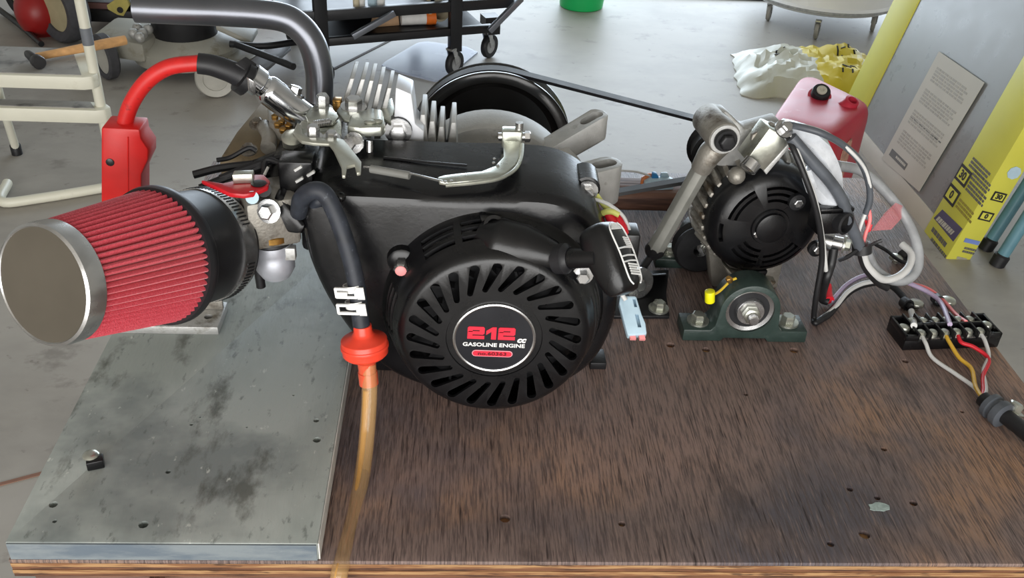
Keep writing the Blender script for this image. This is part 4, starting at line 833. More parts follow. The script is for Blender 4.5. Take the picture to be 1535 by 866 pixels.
for a0, a1 in ((0, e0), (e1, LX)):
    tbx(MB(), a0, a1, .001, .004, hz - .001, hz + .0055).build('end_rim', M['blackpl'], ts, .0004); tbx(MB(), a0, a1, LY - .004, LY - .001, hz - .001, hz + .0055).build('end_rim', M['blackpl'], ts, .0004)
    tbx(MB(), a0 if a0 == 0 else a1 - .0025, .0025 if a0 == 0 else a1, .001, LY - .001, hz - .001, hz + .0055).build('end_rim', M['blackpl'], ts, .0004)
    c_ = T((a0 + a1) / 2, LY / 2, hz); MB().lathe(c_, (0, 0, 1), [(.0062, 0), (.0062, .003), (.005, .005), (.0015, .006)], 18).build('fixing_screw', M['zinc'], ts)
for k in range(6):
    for b in (.0095, LY - .0095):
        c_ = T(e0 + cw_ * (k + .5), b, hz); tbx(MB(), e0 + cw_ * k + .0015, e0 + cw_ * (k + 1) - .0015, b - .0075, b + .0075, hz - .0002, hz + .0012).build('contact', M['steel'], ts)
        MB().lathe(c_, (0, 0, 1), [(.0052, .001), (.0052, .0038), (.0038, .0055), (.0012, .006)], 16).build('terminal_screw', M['zinc'], ts)
# wires from the strip to the black cable
ce = PZ(1472, 596, .012); G2 = 'wires from the terminal strip to the black cable'
def tw(k, m, mids, label): wire('terminal_wire', [T(e0 + cw_ * (k + .5), .006, hz + .0015), T(e0 + cw_ * (k + .5), -.004, hz - .001)] + mids + [ce], .0021, m, label, G2)
tw(0, 'wire_w', [PZ(1398, 536, .004), PZ(1432, 560, .004), PZ(1460, 580, .006)], 'white wire from the first front terminal to the black cable')
tw(2, 'wire_y', [PZ(1438, 536, .006), PZ(1456, 552, .006), PZ(1462, 578, .008)], 'yellow wire from the third front terminal to the black cable')
tw(3, 'wire_r', [PZ(1460, 520, .010), PZ(1482, 538, .006), PZ(1474, 562, .006), PZ(1474, 584, .008)], 'red wire from the fourth front terminal to the black cable')
tw(5, 'wire_w', [PZ(1482, 534, .006), PZ(1474, 556, .005), PZ(1478, 584, .008)], 'white wire from the last front terminal to the black cable')
bc = thing('black_cable', 'black cable with metal gland leaving over the right table edge', 'cable', tuple(PZ(1500, 618)))
MB().tube([PZ(1473, 597, .012), PZ(1486, 608, .012), PZ(1505, 622, .012), PZ(1540, 650, .013), PZ(1580, 690, .012)], .0075, 16).build('cable', M['wire_k'], bc, ang=60)
g0, g1 = PZ(1482, 605, .012), PZ(1508, 626, .012); dg_ = (g1 - g0).normalized()
MB().lathe(g0, dg_, [(.0085, 0), (.0125, .001), (.0125, .006), (.0105, .007), (.0105, .011), (.0130, .012), (.0130, .019), (.009, .02)], 20).build('gland', M['wire_dg'], bc)
MB().hexbolt(PZ(1517, 617, .012), (.4, .2, 1), .0068, .008).build('gland_screw', M['zinc'], bc)
MB().obox(PZ(1512, 622, .008), dg_ * .006, V((dg_.y, -dg_.x, 0)) * -.012, (0, 0, .002)).build('gland_strap', M['steel'], bc, .0006)
# paint fleck on the table
p = PZ(1318, 760); mb = MB(); pl = []
for k in range(14): a = 2 * math.pi * k / 14; pl.append(p + V(((.0095 + random.uniform(-.002, .002)) * math.cos(a), (.0055 + random.uniform(-.0015, .0015)) * math.sin(a), .0)))
MB().prism(pl, (0, 0, .0005)).build('paint_fleck', mat('pale_green_fleck', (160, 176, 172), .6, 0, .25, 300), tb)
# ================================================================== background: things on the garage floor
def PL(px, py, p0, n):
    r = ray(px, py); n = V(n); return CAM + r * ((V(p0) - CAM).dot(n) / r.dot(n))
def strokes(o, xd, yd, n, w_, h_, rows, m, parent, name='print', seed=1, th=.0006, gap=.35):
    rnd = random.Random(seed); mb = MB(); o, xd, yd, n = V(o), V(xd).normalized(), V(yd).normalized(), V(n).normalized(); rh = h_ / rows
    for r in range(rows):
        x = 0
        while x < w_ * rnd.uniform(.85, 1):
            l = w_ * rnd.uniform(.05, .16); l = min(l, w_ - x)
            if l > .002: mb.obox(o + xd * (x + l / 2) - yd * (r + .5) * rh + n * th / 2, xd * l / 2, yd * rh * (1 - gap) / 2, n * th / 2)
            x += l + w_ * .03
    return mb.build(name, m, parent)
# ---- leaning yellow framed carton
la = math.radians(12.4); up_ = V((math.sin(la), 0, math.cos(la))); nl = V((-math.cos(la), 0, math.sin(la))); B0 = V((1.300, 2.168, FL)); dy = V((0, 1, 0))
M['yel'] = mat('yellow_carton', (204, 200, 78), .5, 0, .06, 8); M['yelside'] = M['yel']
M['greyfilm'] = mat('grey_wrapped_panel', (136, 138, 136), .3, 0, .03, 20, spec=.5)
M['paper'] = mat('off_white_paper', (182, 178, 164), .6, 0, .05, 10)
bxr = thing('leaning_carton', 'tall yellow-framed carton with grey wrapped panel leaning beside red fuel can', 'carton', tuple(B0 + V((.03, .6, 0))))
DEP, HGT, THK = .93, 1.25, .066
def Bx(a, h, t=0): return B0 + dy * a + up_ * h + nl * t
MB().prism([Bx(.002, 0, -.004), Bx(DEP - .002, 0, -.004), Bx(DEP - .002, HGT, -.004), Bx(.002, HGT, -.004)], nl * -(THK - .008)).build('carton_core', M['greyfilm'], bxr)
MB().prism([Bx(0, 0), Bx(.150, 0), Bx(.150, HGT), Bx(0, HGT)], nl * -THK).build('carton_end', M['yel'], bxr, .002)
ce_ = ALL[-1]
MB().prism([Bx(DEP - .157, 0), Bx(DEP, 0), Bx(DEP, HGT), Bx(DEP - .157, HGT)], nl * -THK).build('carton_end', M['yel'], bxr, .002)
MB().prism([Bx(.150, 0, -.001), Bx(DEP - .157, 0, -.001), Bx(DEP - .157, .055, -.001), Bx(.150, .055, -.001)], nl * -(THK - .002)).build('bottom_edge', M['paper'], bxr, .001)
pp = [PL(x, y, Bx(0, 0, .001), nl) for x, y in [(1408, 77), (1476, 124), (1378, 287), (1322, 238)]]
ps = MB().prism(pp, nl * .0012).build('paper_sheet', M['paper'], bxr)
ox = (pp[1] - pp[0]).normalized(); oy = (pp[0] - pp[3]).normalized(); wv = (pp[1] - pp[0]).length; hv = (pp[0] - pp[3]).length
M['pgrey'] = mat('grey_print', (158, 154, 142), .6); M['pdark'] = mat('dark_grey_print', (96, 94, 88), .6)
for k in range(4): strokes(pp[0] + ox * wv * .12 - oy * hv * (.10 + .19 * k) + nl * .0012, ox, oy, nl, wv * .72, hv * .13, 5, M['pgrey'], ps, 'print_block', k)
strokes(pp[0] + ox * wv * .12 - oy * hv * .545 + nl * .0012, ox, oy, nl, wv * .75, hv * .016, 1, M['pdark'], ps, 'print_line', 9)
b0 = pp[0] + ox * wv * .10 - oy * hv * .865 + nl * .0012; bb = MB().prism([b0, b0 + ox * wv * .42, b0 + ox * wv * .42 - oy * hv * .06, b0 - oy * hv * .06], nl * .0008).build('print_badge', M['pdark'], ps)
strokes(b0 + ox * wv * .15 - oy * hv * .012 + nl * .0008, ox, oy, nl, wv * .25, hv * .03, 1, M['paper'], ps, 'badge_mark', 5)
# print on the carton's face strip and narrow side
dn = -dy
def face_quad(pxs, m, name, lift=.001):
    q = [PL(x, y, Bx(0, 0, .0005), nl) for x, y in pxs]; return MB().prism(q, nl * lift).build(name, m, ce_), q
M['navy'] = mat('navy_print', (84, 80, 104), .5)
_, q = face_quad([(1413, 314), (1443, 343), (1429, 362), (1400, 327)], M['navy'], 'print_panel')
xd_ = (q[1] - q[0]).normalized(); yd_ = (q[0] - q[3]).normalized(); strokes(q[0] + xd_ * .012 - yd_ * .018 + nl * .0012, xd_, yd_, nl, (q[1] - q[0]).length * .8, .024, 1, M['paper'], ce_, 'panel_lettering', 3)
for k, (a, b) in enumerate([((1400, 338), (1424, 360)), ((1398, 354), (1418, 376)), ((1460, 234), (1490, 262)), ((1462, 252), (1482, 270)), ((1455, 270), (1470, 284)), ((1440, 296), (1462, 316))]):
    q = PL(a[0], a[1], Bx(0, 0, .0005), nl); strokes(q, dn, up_, nl, .10, .03 if k > 1 else .02, 3 if k > 1 else 1, M['pdark'] if k != 5 else mat('olive_print', (150, 136, 50), .6), ce_, 'print_block', 20 + k)
def icon(c, xd, yd, n, s, txt):
    c, xd, yd, n = V(c), V(xd).normalized(), V(yd).normalized(), V(n).normalized()
    MB().obox(c + n * .0006, xd * s * .5, yd * s * .36, n * .0006).build('icon_plate', M['print'], ce_)
    MB().obox(c + n * .0012, xd * s * .38, yd * s * .24, n * .0004).build('icon_field', M['yel'], ce_)
    text(txt, 'icon_mark', c + n * .0018, xd, yd, s * .5, M['print'], ce_, 1.0, .001, ext=.0004)
icon(PL(1444, 263, Bx(0, 0, .0005), nl), dn, up_, nl, .062, '30'); icon(PL(1427, 292, Bx(0, 0, .0005), nl), dn, up_, nl, .062, '0')
sn = V((0, -1, 0)); sx_ = V((math.cos(la), 0, -math.sin(la)))
def sideP(px, py): return PL(px, py, B0 + V((0, -.0005, 0)), sn)
icon(sideP(1497, 295), sx_, up_, sn, .036, '30'); icon(sideP(1478, 324), sx_, up_, sn, .036, '0')
MB().lathe(sideP(1520, 259), sn, [(.0, .0014), (.018, .0014), (.018, 0)], 8, cap=False).build('round_badge', M['lightblue'], ce_)
MB().obox(sideP(1457, 362), sx_ * .022, up_ * .006, sn * .001).build('blue_band', mat('blue_print', (110, 130, 190), .5), ce_)
strokes(sideP(1447, 369), sx_, up_, sn, .036, .02, 2, M['pdark'], ce_, 'print_block', 40); strokes(sideP(1436, 383), sx_, up_, sn, .03, .012, 1, M['pgrey'], ce_, 'print_block', 41)
# ---- teal legged stand behind the carton
ts_ = thing('metal_stand', 'teal metal stand with tube legs behind the yellow carton', 'stand', tuple(PZ(1495, 392, FL)))
M['teal'] = mat('teal_paint', (96, 138, 152), .4, 0, .1, 20)
for (a, b) in [((1480, 368), (1560, 245)), ((1497, 392), (1580, 262))]:
    f_ = PZ(a[0], a[1], FL + .01); g_ = PY(b[0], b[1], f_.y + .01); d = (g_ - f_).normalized()
    MB().tube([f_, f_ + d * .75], .016, 14).build('leg', M['teal'], ts_); MB().lathe(f_ - d * .012, d, [(.020, 0), (.021, .03), (.017, .035)], 14).build('foot', M['rubber'], ts_)
f_ = PZ(1497, 392, FL + .01); MB().box(f_.x + .14, f_.x + .6, f_.y - .03, f_.y + .35, FL + .52, FL + .55).build('stand_top', M['teal'], ts_, .004)
for k in range(2): MB().box(f_.x + .50, f_.x + .53, f_.y + .29 * k, f_.y + .03 + .29 * k, FL, FL + .53).build('leg', M['teal'], ts_, .003)
# ---- red fuel can
gc = [PZ(1148, 186, -.455), PZ(1205, 104, -.455), PZ(1314, 156, -.455), PZ(1250, 212, -.455)]
M['canred'] = mat('faded_red_plastic', (176, 44, 62), .42, 0, .12, 10, dirt=((190, 110, 116), 12, .62))
cm = sum(gc, V()) / 4; can = thing('fuel_can', 'faded red plastic fuel can with black cap standing behind the alternator', 'fuel can', (cm.x, cm.y, FL))
rings = []
def sq(s, z, rr=.22, n=8):
    P_ = []
    for i in range(4):
        a, p, b = gc[i - 1], gc[i], gc[(i + 1) % 4]
        s0, s1 = p.lerp(a, rr), p.lerp(b, rr)
        for k in range(n): t = k / (n - 1); q = s0.lerp(p, t).lerp(p.lerp(s1, t), t); P_.append(V((cm.x + (q.x - cm.x) * s, cm.y + (q.y - cm.y) * s, z)))
    return P_
body = MB().loft([sq(.93, FL), sq(.99, FL + .012), sq(1, FL + .04), sq(1.0, -.50), sq(.985, -.475), sq(.94, -.460), sq(.86, -.452), sq(.55, -.450)]).build('body', M['canred'], can, ang=50)
q = PZ(1228, 145, -.452); MB().lathe(q, (-.1, -.45, 1), [(.034, -.01), (.034, .006), (.026, .008)], 28).build('cap_collar', M['canred'], can)
MB().lathe(q, (-.1, -.55, .9), [(.027, 0), (.027, .026), (.025, .030), (.016, .030)], 24).build('cap', M['rubber'], can); MB().lathe(q, (-.1, -.55, .9), [(.015, .028), (.015, .034), (.007, .035), (.006, .031)], 20).build('cap_insert', M['paper'], can)
q = PZ(1272, 158, -.452); MB().lathe(q, (.25, -.4, 1), [(.030, -.012), (.024, .004), (.021, .020), (.014, .022), (.013, -.004)], 24).build('spout', M['canred'], can); MB().lathe(q, (.25, -.4, 1), [(.0, .002), (.0135, .002), (.013, -.004)], 20, cap=False).build('spout_bore', M['canred'], can)
d = (gc[2] - gc[3]); d.z = 0; d.normalize(); nf = V((d.y, -d.x, 0)); c0 = gc[3].lerp(gc[2], .38); c0.z = -.56
MB().prism([c0 + nf * .001 + d * a + V((0, 0, b)) for a, b in [(-.03, -.07), (.045, -.07), (.045, .045), (.03, .06), (-.015, .055), (-.03, .04)]], nf * .0012).build('torn_label', mat('worn_label', (186, 140, 124), .6, 0, .3, 60, dirt=((70, 56, 52), 50, .58)), can)
MB().tube([gc[0].lerp(gc[1], .5) + V((0, 0, .0)), cm + V((0, 0, .028)), gc[2].lerp(gc[3], .6) + V((-.04, 0, .0))], [.014, .016, .014], 12).build('handle', M['canred'], can) if False else None
# ---- crumpled bag
bgc = PZ(1212, 122, FL) ; ux, uy, NX, NY = .27, .22, 34, 26
vs, fs = [], []
for j in range(NY + 1):
    for i in range(NX + 1):
        a, b = i / NX * 2 - 1, j / NY * 2 - 1
        e = max(0, (1 - abs(a) ** 3) * (1 - abs(b) ** 3)); z = .120 * e ** .6 * (.6 + .4 * (a + 1) / 2)
        nz = noise.noise(V((a * 3, b * 3, 1))) * .03 + abs(noise.noise(V((a * 7, b * 6, 4)))) * .03
        vs.append(bgc + V((a * ux * (1 + .12 * noise.noise(V((b * 3, 0, 2)))) + .03 * b, b * uy * (1 + .15 * noise.noise(V((a * 3, 5, 2)))) - .05 * a, 0)) + V((0, 0, max(.004, z + nz * (.25 + e)))))
for j in range(NY):
    for i in range(NX): k = j * (NX + 1) + i; fs.append((k, k + 1, k + NX + 2, k + NX + 1))
n0 = len(vs); vs2 = [V((p.x, p.y, FL + .0)) for p in vs]; 
bgt = thing('bag', 'crumpled yellow and white plastic sack lying behind the red fuel can', 'bag', tuple(bgc))
per = [i for i in range(NX + 1)] + [(j) * (NX + 1) + NX for j in range(1, NY + 1)] + [NY * (NX + 1) + i for i in range(NX - 1, -1, -1)] + [j * (NX + 1) for j in range(NY - 1, 0, -1)]
bw_ = MB(); bw_.add(vs, fs)
nn = len(bw_.v); bw_.v += [V((vs[k].x, vs[k].y, FL)) for k in per]
for i in range(len(per)): bw_.f.append((per[i], per[(i + 1) % len(per)], nn + (i + 1) % len(per), nn + i))
bw_.f.append([nn + i for i in range(len(per))][::-1])
bo = bw_.build('sack', M['white'], bgt, ang=24)
def bagmat():
    m = bpy.data.materials.new('printed_plastic_sack'); m.use_nodes = True; nt = m.node_tree; b = nt.nodes['Principled BSDF']; L = nt.links
    tc = nt.nodes.new('ShaderNodeTexCoord'); sp = nt.nodes.new('ShaderNodeSeparateXYZ'); L.new(tc.outputs['Object'], sp.inputs[0])
    n = nt.nodes.new('ShaderNodeTexNoise'); n.inputs['Scale'].default_value = 9; L.new(tc.outputs['Object'], n.inputs['Vector'])
    ad = nt.nodes.new('ShaderNodeMath'); ad.operation = 'MULTIPLY_ADD'; L.new(n.outputs[0], ad.inputs[0]); ad.inputs[1].default_value = .16; L.new(sp.outputs[0], ad.inputs[2])
    r = nt.nodes.new('ShaderNodeValToRGB'); r.color_ramp.interpolation = 'CONSTANT'; e = r.color_ramp.elements
    e[0].color = lin((190, 190, 176)); e[1].position = .42; e[1].color = lin((204, 184, 44)); x = e.new(.74); x.color = lin((208, 200, 150)); x = e.new(.84); x.color = lin((200, 180, 56))
    mr = nt.nodes.new('ShaderNodeMapRange'); mr.inputs[1].default_value = -.2; mr.inputs[2].default_value = .40; L.new(ad.outputs[0], mr.inputs[0]); L.new(mr.outputs[0], r.inputs[0]); L.new(r.outputs[0], b.inputs['Base Color'])
    b.inputs['Roughness'].default_value = .42; return m
bo.data.materials.clear(); bo.data.materials.append(bagmat())
def bagprint(i0, i1, j0, j1, sd):
    rnd = random.Random(sd); mb = MB()
    for _ in range(10):
        i, jj = rnd.randint(i0, i1), rnd.randint(j0, j1); a = vs[jj * (NX + 1) + i]; b = vs[jj * (NX + 1) + min(NX, i + rnd.randint(1, 2))]
        b2 = vs[(jj + 1) * (NX + 1) + i]
        mb.bar(a + V((0, 0, .0015)), b.lerp(b2, rnd.choice((0, 0, 1))) + V((0, 0, .0015)), .006, .002)
    mb.build('print', M['print'], bgt)
bagprint(8, 12, 13, 18, 2); bagprint(23, 27, 14, 19, 3); bagprint(22, 28, 5, 8, 4)
# ---- white round basin on casters
bs = thing('rolling_basin', 'white round tub on casters standing by the yellow carton', 'tub', (1.60, 4.28, FL))
MB().lathe((1.60, 4.28, FL + .082), (0, 0, 1), [(.0, 0), (.25, .0), (.30, .012), (.325, .03), (.33, .04), (.318, .05), (.325, .30), (.31, .30), (.30, .06), (.0, .03)], 64).build('tub', mat('white_enamel', (232, 233, 236), .25, 0, .03, 6), bs)
MB().lathe((1.60, 4.28, FL + .082), (0, 0, 1), [(.325, .026), (.334, .03), (.334, .038), (.325, .042)], 64, closed=True).build('rim_band', M['wire_g'], bs)
M['castergrey'] = mat('grey_caster_tyre', (150, 148, 144), .5)
def caster(p, r, parent, axis, tyre='rubber', hub='wire_g', wd=None):
    ax_ = V(axis).normalized(); c0 = V((p.x, p.y, p.z + r)); wd = wd or r * .45
    wh = MB().lathe(c0 - ax_ * wd / 2, ax_, [(r * .6, 0), (r * .94, 0), (r, wd * .25), (r, wd * .75), (r * .94, wd), (r * .6, wd)], 28, closed=True).build('caster_wheel', M[tyre], parent)
    MB().lathe(c0 - ax_ * wd * .4, ax_, [(0, 0), (r * .62, 0), (r * .62, wd * .8), (0, wd * .8)], 20, cap=False).build('hub', M[hub], wh)
    fk = MB()
    for s_ in (-1, 1): fk.bar(c0 + ax_ * s_ * wd * .65, c0 + ax_ * s_ * wd * .65 + V((0, 0, r * 1.25)) + ax_.cross(V((0, 0, 1))) * r * .4, r * .45, r * .1, up=ax_)
    fk.obox(c0 + V((0, 0, r * 1.25)) + ax_.cross(V((0, 0, 1))) * r * .4, V((ax_.x, ax_.y, 0)) * wd * .7, ax_.cross(V((0, 0, 1))) * r * .35, (0, 0, r * .08)); fk.build('caster_fork', M['steel'], parent)
for px, py in [(1151, 30), (1222, 58), (1307, 46)]: caster(PZ(px, py, FL), .036, bs, (.9, -.45, 0), 'castergrey')
# ---- green bucket
p = PZ(871, 9, FL); bk = thing('green_bucket', 'bright green plastic bucket on the concrete floor', 'bucket', tuple(p))
M['greenpl'] = mat('bright_green_plastic', (22, 172, 92), .4, 0, .05, 6)
MB().lathe(p, (0, 0, 1), [(0, 0), (.092, 0), (.097, .004), (.125, .28), (.132, .28), (.132, .295), (.12, .295), (.093, .008), (0, .008)], 40).build('pail', M['greenpl'], bk)
MB().tube([p + V((.13, 0, .27)), p + V((.10, -.09, .22)), p + V((0, -.135, .20)), p + V((-.10, -.09, .22)), p + V((-.13, 0, .27))], .003, 8).build('bail_handle', M['steel'], bk)
# ---- clear plastic sheet
q = [PZ(x, y, FL) for x, y in [(572, 100), (578, 94), (626, 66), (640, 64), (700, 72), (716, 80), (668, 120), (652, 123), (600, 110)]]
tag(MB().prism(q, (0, 0, .006)).build('plastic_sheet', M['film'], None), 'clear bluish plastic sheet lying on the floor under the black cart', 'plastic sheet')
# ---- black steel cart
ca = PZ(676, 116, FL); ct2 = thing('utility_cart', 'black steel utility cart on casters loaded with bottles and tools', 'cart', tuple(ca))
M['cart'] = mat('black_cart_steel', (34, 35, 38), .4, .2, .2, 10); M['brace'] = mat('grey_brace', (120, 124, 132), .35, .6, .1, 20)
yb0, yb1 = ca.y + .02, ca.y + .50; zl = PY(683, 50, ca.y).z; zu = PY(683, 12, ca.y).z
xl, xr = PY(480, 62, ca.y + .1).x, ca.x + .06
for y in (yb0, yb1):
    MB().bar(V((xl, y, zl)), V((xr + .10, y, zl)), .025, .028).build('lower_rail', M['cart'], ct2, .003)
    MB().bar(V((xl - .1, y, zu)), V((xr + .18, y, zu)), .025, .036).build('upper_rail', M['cart'], ct2, .003)
    for x in (xl + .02, xr - .04): MB().box(x - .022, x + .022, y - .018, y + .018, FL + .092, zu + .35).build('post', M['cart'], ct2, .003)
    MB().bar(V((xl + .12, y - .03, zl + .02)), V((xl + .27, y - .03, zu)), .02, .02).build('brace', M['brace'], ct2, .002)
    MB().bar(V((xr + .08, y - .03, zl)), V((xr + .20, y - .03, zu + .02)), .02, .02).build('brace', M['brace'], ct2, .002)
MB().box(xl, xr + .08, yb0, yb1, zl - .006, zl + .002).build('lower_shelf', M['cart'], ct2)
MB().box(xl - .1, xr + .16, yb0, yb1, zu - .006, zu + .002).build('upper_shelf', M['cart'], ct2)
MB().prism([V((xl - .02, yb0 + .02, zu - .02)), V((xr - .05, yb0 + .02, zu - .03)), V((xr - .05, yb0 + .02, FL + .13)), V((xr - .25, yb0 + .02, zl - .0)), V((xl + .05, yb0 + .02, zl + .02))], (0, .01, 0)).build('hanging_panel', M['rubber'], ct2) if False else None
MB().prism([V((xl + .25, yb1 - .02, zu)), V((xr, yb1 - .02, zu)), V((xr, yb1 - .02, zl)), V((xl, yb1 - .02, zl))], (0, .01, 0)).build('back_panel', M['rubber'], ct2)
c2 = ca + Matrix.Rotation(-math.radians(20), 3, 'Z') @ (PZ(733, 86, FL) - ca)
for x, y in [(xl + .02, yb0), (xl + .02, yb1), (xr - .04, yb0), (c2.x, c2.y)]: caster(V((x, y, FL)), .046, ct2, (.55, -.83, 0))
MB().box(c2.x - .03, c2.x + .03, c2.y - .03, c2.y + .03, FL + .098, zl).build('caster_post', M['cart'], ct2)
def bottle(x, y, z, r, h, m, label, name='bottle', capm='white'):
    t = thing(name, label, 'bottle', (x, y, z), 'bottles on the black cart')
    MB().lathe((x, y, z), (0, 0, 1), [(0, 0), (r * .95, 0), (r, .005), (r, h * .62), (r * .85, h * .72), (r * .36, h * .82), (r * .36, h * .88)], 20).build('body', M[m], t)
    MB().lathe((x, y, z + h * .87), (0, 0, 1), [(r * .42, 0), (r * .42, h * .13), (0, h * .13)], 16, cap=False).build('cap', M[capm], t)
M['cream'] = mat('cream_plastic', (206, 196, 168), .45, 0, .06, 10)
zs = zu + .002
for k, (px, m, lb) in enumerate([(541, 'cream', 'cream bottle standing first on the cart shelf beside the brace'), (550, 'white', 'white bottle standing second on the cart shelf'), (565, 'lightblue', 'pale blue bottle standing third on the cart shelf'), (578, 'white', 'white bottle standing fourth on the cart shelf, by the gap'), (667, 'paper', 'off-white bottle standing alone above the front cart post')]):
    p = PY(px, 6, yb0 + .05); bottle(p.x, yb0 + .05, zs, .0105 if k < 2 else .015, .16, m, lb)
zb = zl + .002; p = PZ(660, 34, zb); t = thing('cream_pot', 'round cream plastic pot lying on the lower cart shelf', 'pot', tuple(p))
MB().lathe((p.x + .02, yb0 + .14, zb + .065), (.4, -.9, .1), [(0, -.05), (.055, -.05), (.062, 0), (.064, .05), (.056, .055), (.05, -.03), (0, -.035)], 28).build('pot', M['cream'], t)
x0_, y0_ = PZ(635, 40, zb).x, yb0 + .10; t = thing('caulk_tube', 'white cartridge tube with orange end on the lower cart shelf', 'tube', (x0_, y0_, zb))
MB().cyl(V((x0_ - .05, y0_, zb + .026)), V((x0_ + .04, y0_ - .01, zb + .026)), .025, seg=18).build('cartridge', M['white'], t); MB().cyl(V((x0_ + .04, y0_ - .01, zb + .026)), V((x0_ + .075, y0_ - .014, zb + .026)), .027, seg=18).build('orange_end', mat('orange_plastic', (222, 112, 40), .45), t)
x0_ = PZ(592, 36, zb).x; t = MB().prism([V((x0_ - .045, y0_, zb)), V((x0_ + .05, y0_, zb)), V((x0_ + .045, y0_, zb + .05)), V((x0_ - .035, y0_, zb + .035))], (0, .05, 0)).build('wood_block', mat('tan_wood', (206, 168, 132), .6), None, .003); tag(t, 'tan wooden block lying on the lower cart shelf', 'wood')
# the cart stands at an angle: turn it and its load about the front caster
TH_ = math.radians(20); RZ = Matrix.Rotation(TH_, 3, 'Z')
for o in [x for x in ALL if x.parent is None and x.name.split('.')[0] in ('utility_cart', 'bottle', 'cream_pot', 'caulk_tube', 'wood_block')]:
    o.location = ca + RZ @ (V(o.location) - ca); o.rotation_euler.z = TH_
# ---- step ladder
sl_ = thing('step_ladder', 'cream painted metal step ladder with grey treads', 'ladder', tuple(PZ(100, 288, FL)))
M['ivory'] = mat('ivory_paint', (214, 212, 196), .4, 0, .06, 8, dirt=((186, 180, 160), 8, .62)); M['tread'] = mat('worn_grey_tread', (148, 146, 142), .7, 0, .2, 12, dirt=((96, 94, 92), 9, .52))
rb_, rt_ = PZ(174, 276, FL + .014), PY(118, -8, 2.46); dR = (rt_ - rb_)
MB().tube([PZ(0, 300, FL + .014) + V((-.02, .10, 0)), PZ(0, 302, FL + .014) + V((.004, 0, 0)), PZ(60, 297, FL + .014), PZ(170, 279, FL + .014)], .0135, 14).build('base_tube', M['ivory'], sl_, ang=60)
MB().tube([rb_, rb_ + dR * .5, rb_ + dR * 1.25], .0135, 14).build('rail', M['ivory'], sl_, ang=60)
rl_ = ALL[-1]; q = rb_ + dR * .80; MB().lathe(q, dR, [(.0142, -.022), (.0142, .022)], 16).build('grey_band', mat('grey_sleeve', (110, 114, 120), .5), rl_)
MB().tube([rb_ + V((-.62, 0, 0)), rb_ + V((-.62, 0, 0)) + dR * 1.25], .0135, 14).build('rail', M['ivory'], sl_, ang=60)
def step(zf, pf, xr_, dep, hh):
    y0 = PZ(*pf, zf).y; pl = [V((-1.52, y0, zf)), V((xr_ - .03, y0, zf)), V((xr_ - .008, y0 + .008, zf)), V((xr_, y0 + .03, zf)), V((xr_ - .42 * dep, y0 + dep, zf)), V((-1.52, y0 + dep, zf))]
    s_ = MB().prism(pl, (0, 0, -hh)).build('step', M['ivory'], sl_, .004)
    MB().prism([V((-1.52, y0 + .012, zf - .002)), V((xr_ - .035, y0 + .012, zf - .002)), V((xr_ - .035 - .42 * dep, y0 + dep - .006, zf - .002)), V((-1.52, y0 + dep - .006, zf - .002))], (0, 0, .004)).build('tread', M['tread'], s_); return y0
y1_ = step(-.362, (70, 114), PY(140, 108, 2.42).x, .21, .036)
y2_ = step(-.455, (90, 164), PY(162, 165, 2.43).x, .06, .038)
f_ = PZ(26, 231, FL); MB().tube([f_ + V((0, 0, .02)), PY(2, 152, f_.y - .10), PY(-14, 90, f_.y - .2)], .0115, 12).build('rear_leg', M['ivory'], sl_, ang=60); MB().lathe(f_, (0, 0, 1), [(.015, 0), (.015, .03), (.012, .034)], 14).build('rubber_foot', M['rubber'], sl_)
# hammer on the top step
zt = -.360; hm = thing('hammer', 'wooden-handled hammer lying on the top step of the ladder', 'hammer', tuple(PZ(60, 90, zt)))
h0, h1 = PZ(50, 86, zt + .016), PZ(188, 60, zt + .016); dh = (h1 - h0).normalized(); sh_ = V((-dh.y, dh.x, 0))
MB().tube([h0, h0.lerp(h1, .25), h0.lerp(h1, .5), h0.lerp(h1, .8), h1], [.010, .0105, .012, .014, .013], 14).build('handle', mat('hickory', (206, 158, 106), .5, 0, .18, 12, stretch=(1, 6, 6)), hm, ang=60)
hc = PZ(50, 87, zt + .018); MB().lathe(hc + sh_ * .045, -sh_, [(.008, 0), (.011, .012), (.012, .03), (.013, .05), (.012, .058), (.017, .066), (.0175, .088), (.016, .09)], 20).build('head', mat('dark_hammer_steel', (66, 66, 68), .4, .7), hm)
# ---- grey push mower with black engine
gm = PZ(268, 122, FL); mw = thing('push_mower', 'grey mower deck with black engine cover standing on the concrete behind red hose', 'mower', (gm.x, gm.y + .15, FL)); mo = V((gm.x, gm.y + .16, FL))
M['deck'] = mat('dusty_grey_deck', (150, 148, 138), .5, 0, .12, 8, dirt=((120, 112, 92), 7, .56))
MB().lathe(mo + V((0, 0, .035)), (0, 0, 1), [(.17, 0), (.185, .004), (.185, .05), (.175, .062), (.13, .075), (.118, .085), (.11, .088), (0, .088)], 48, cap=False).build('deck', M['deck'], mw)
MB().prism([mo + V((-.30, -.10, .06)), mo + V((-.10, -.17, .06)), mo + V((-.05, .1, .06)), mo + V((-.28, .12, .06))], (0, 0, .075)).build('side_chute', M['deck'], mw, .02)
MB().lathe(mo + V((0, 0, .11)), (0, 0, 1), [(.108, 0), (.112, .01), (.112, .10), (.10, .115), (.09, .12), (.08, .15), (0, .155)], 40, cap=False).build('engine_cover', M['rubber'], mw)
for k in range(10):
    a = math.pi * (1 + .1 * k + .03); MB().bar(mo + V((.113 * math.cos(a), .113 * math.sin(a), .13)), mo + V((.113 * math.cos(a), .113 * math.sin(a), .21)), .006, .004).build('cover_rib', M['darkmetal'], mw)
MB().prism([mo + V((.13, -.08, .16)), mo + V((.24, -.06, .10)), mo + V((.24, .08, .10)), mo + V((.13, .10, .16))], (0, 0, .02)).build('rear_flap', M['deck'], mw, .004)
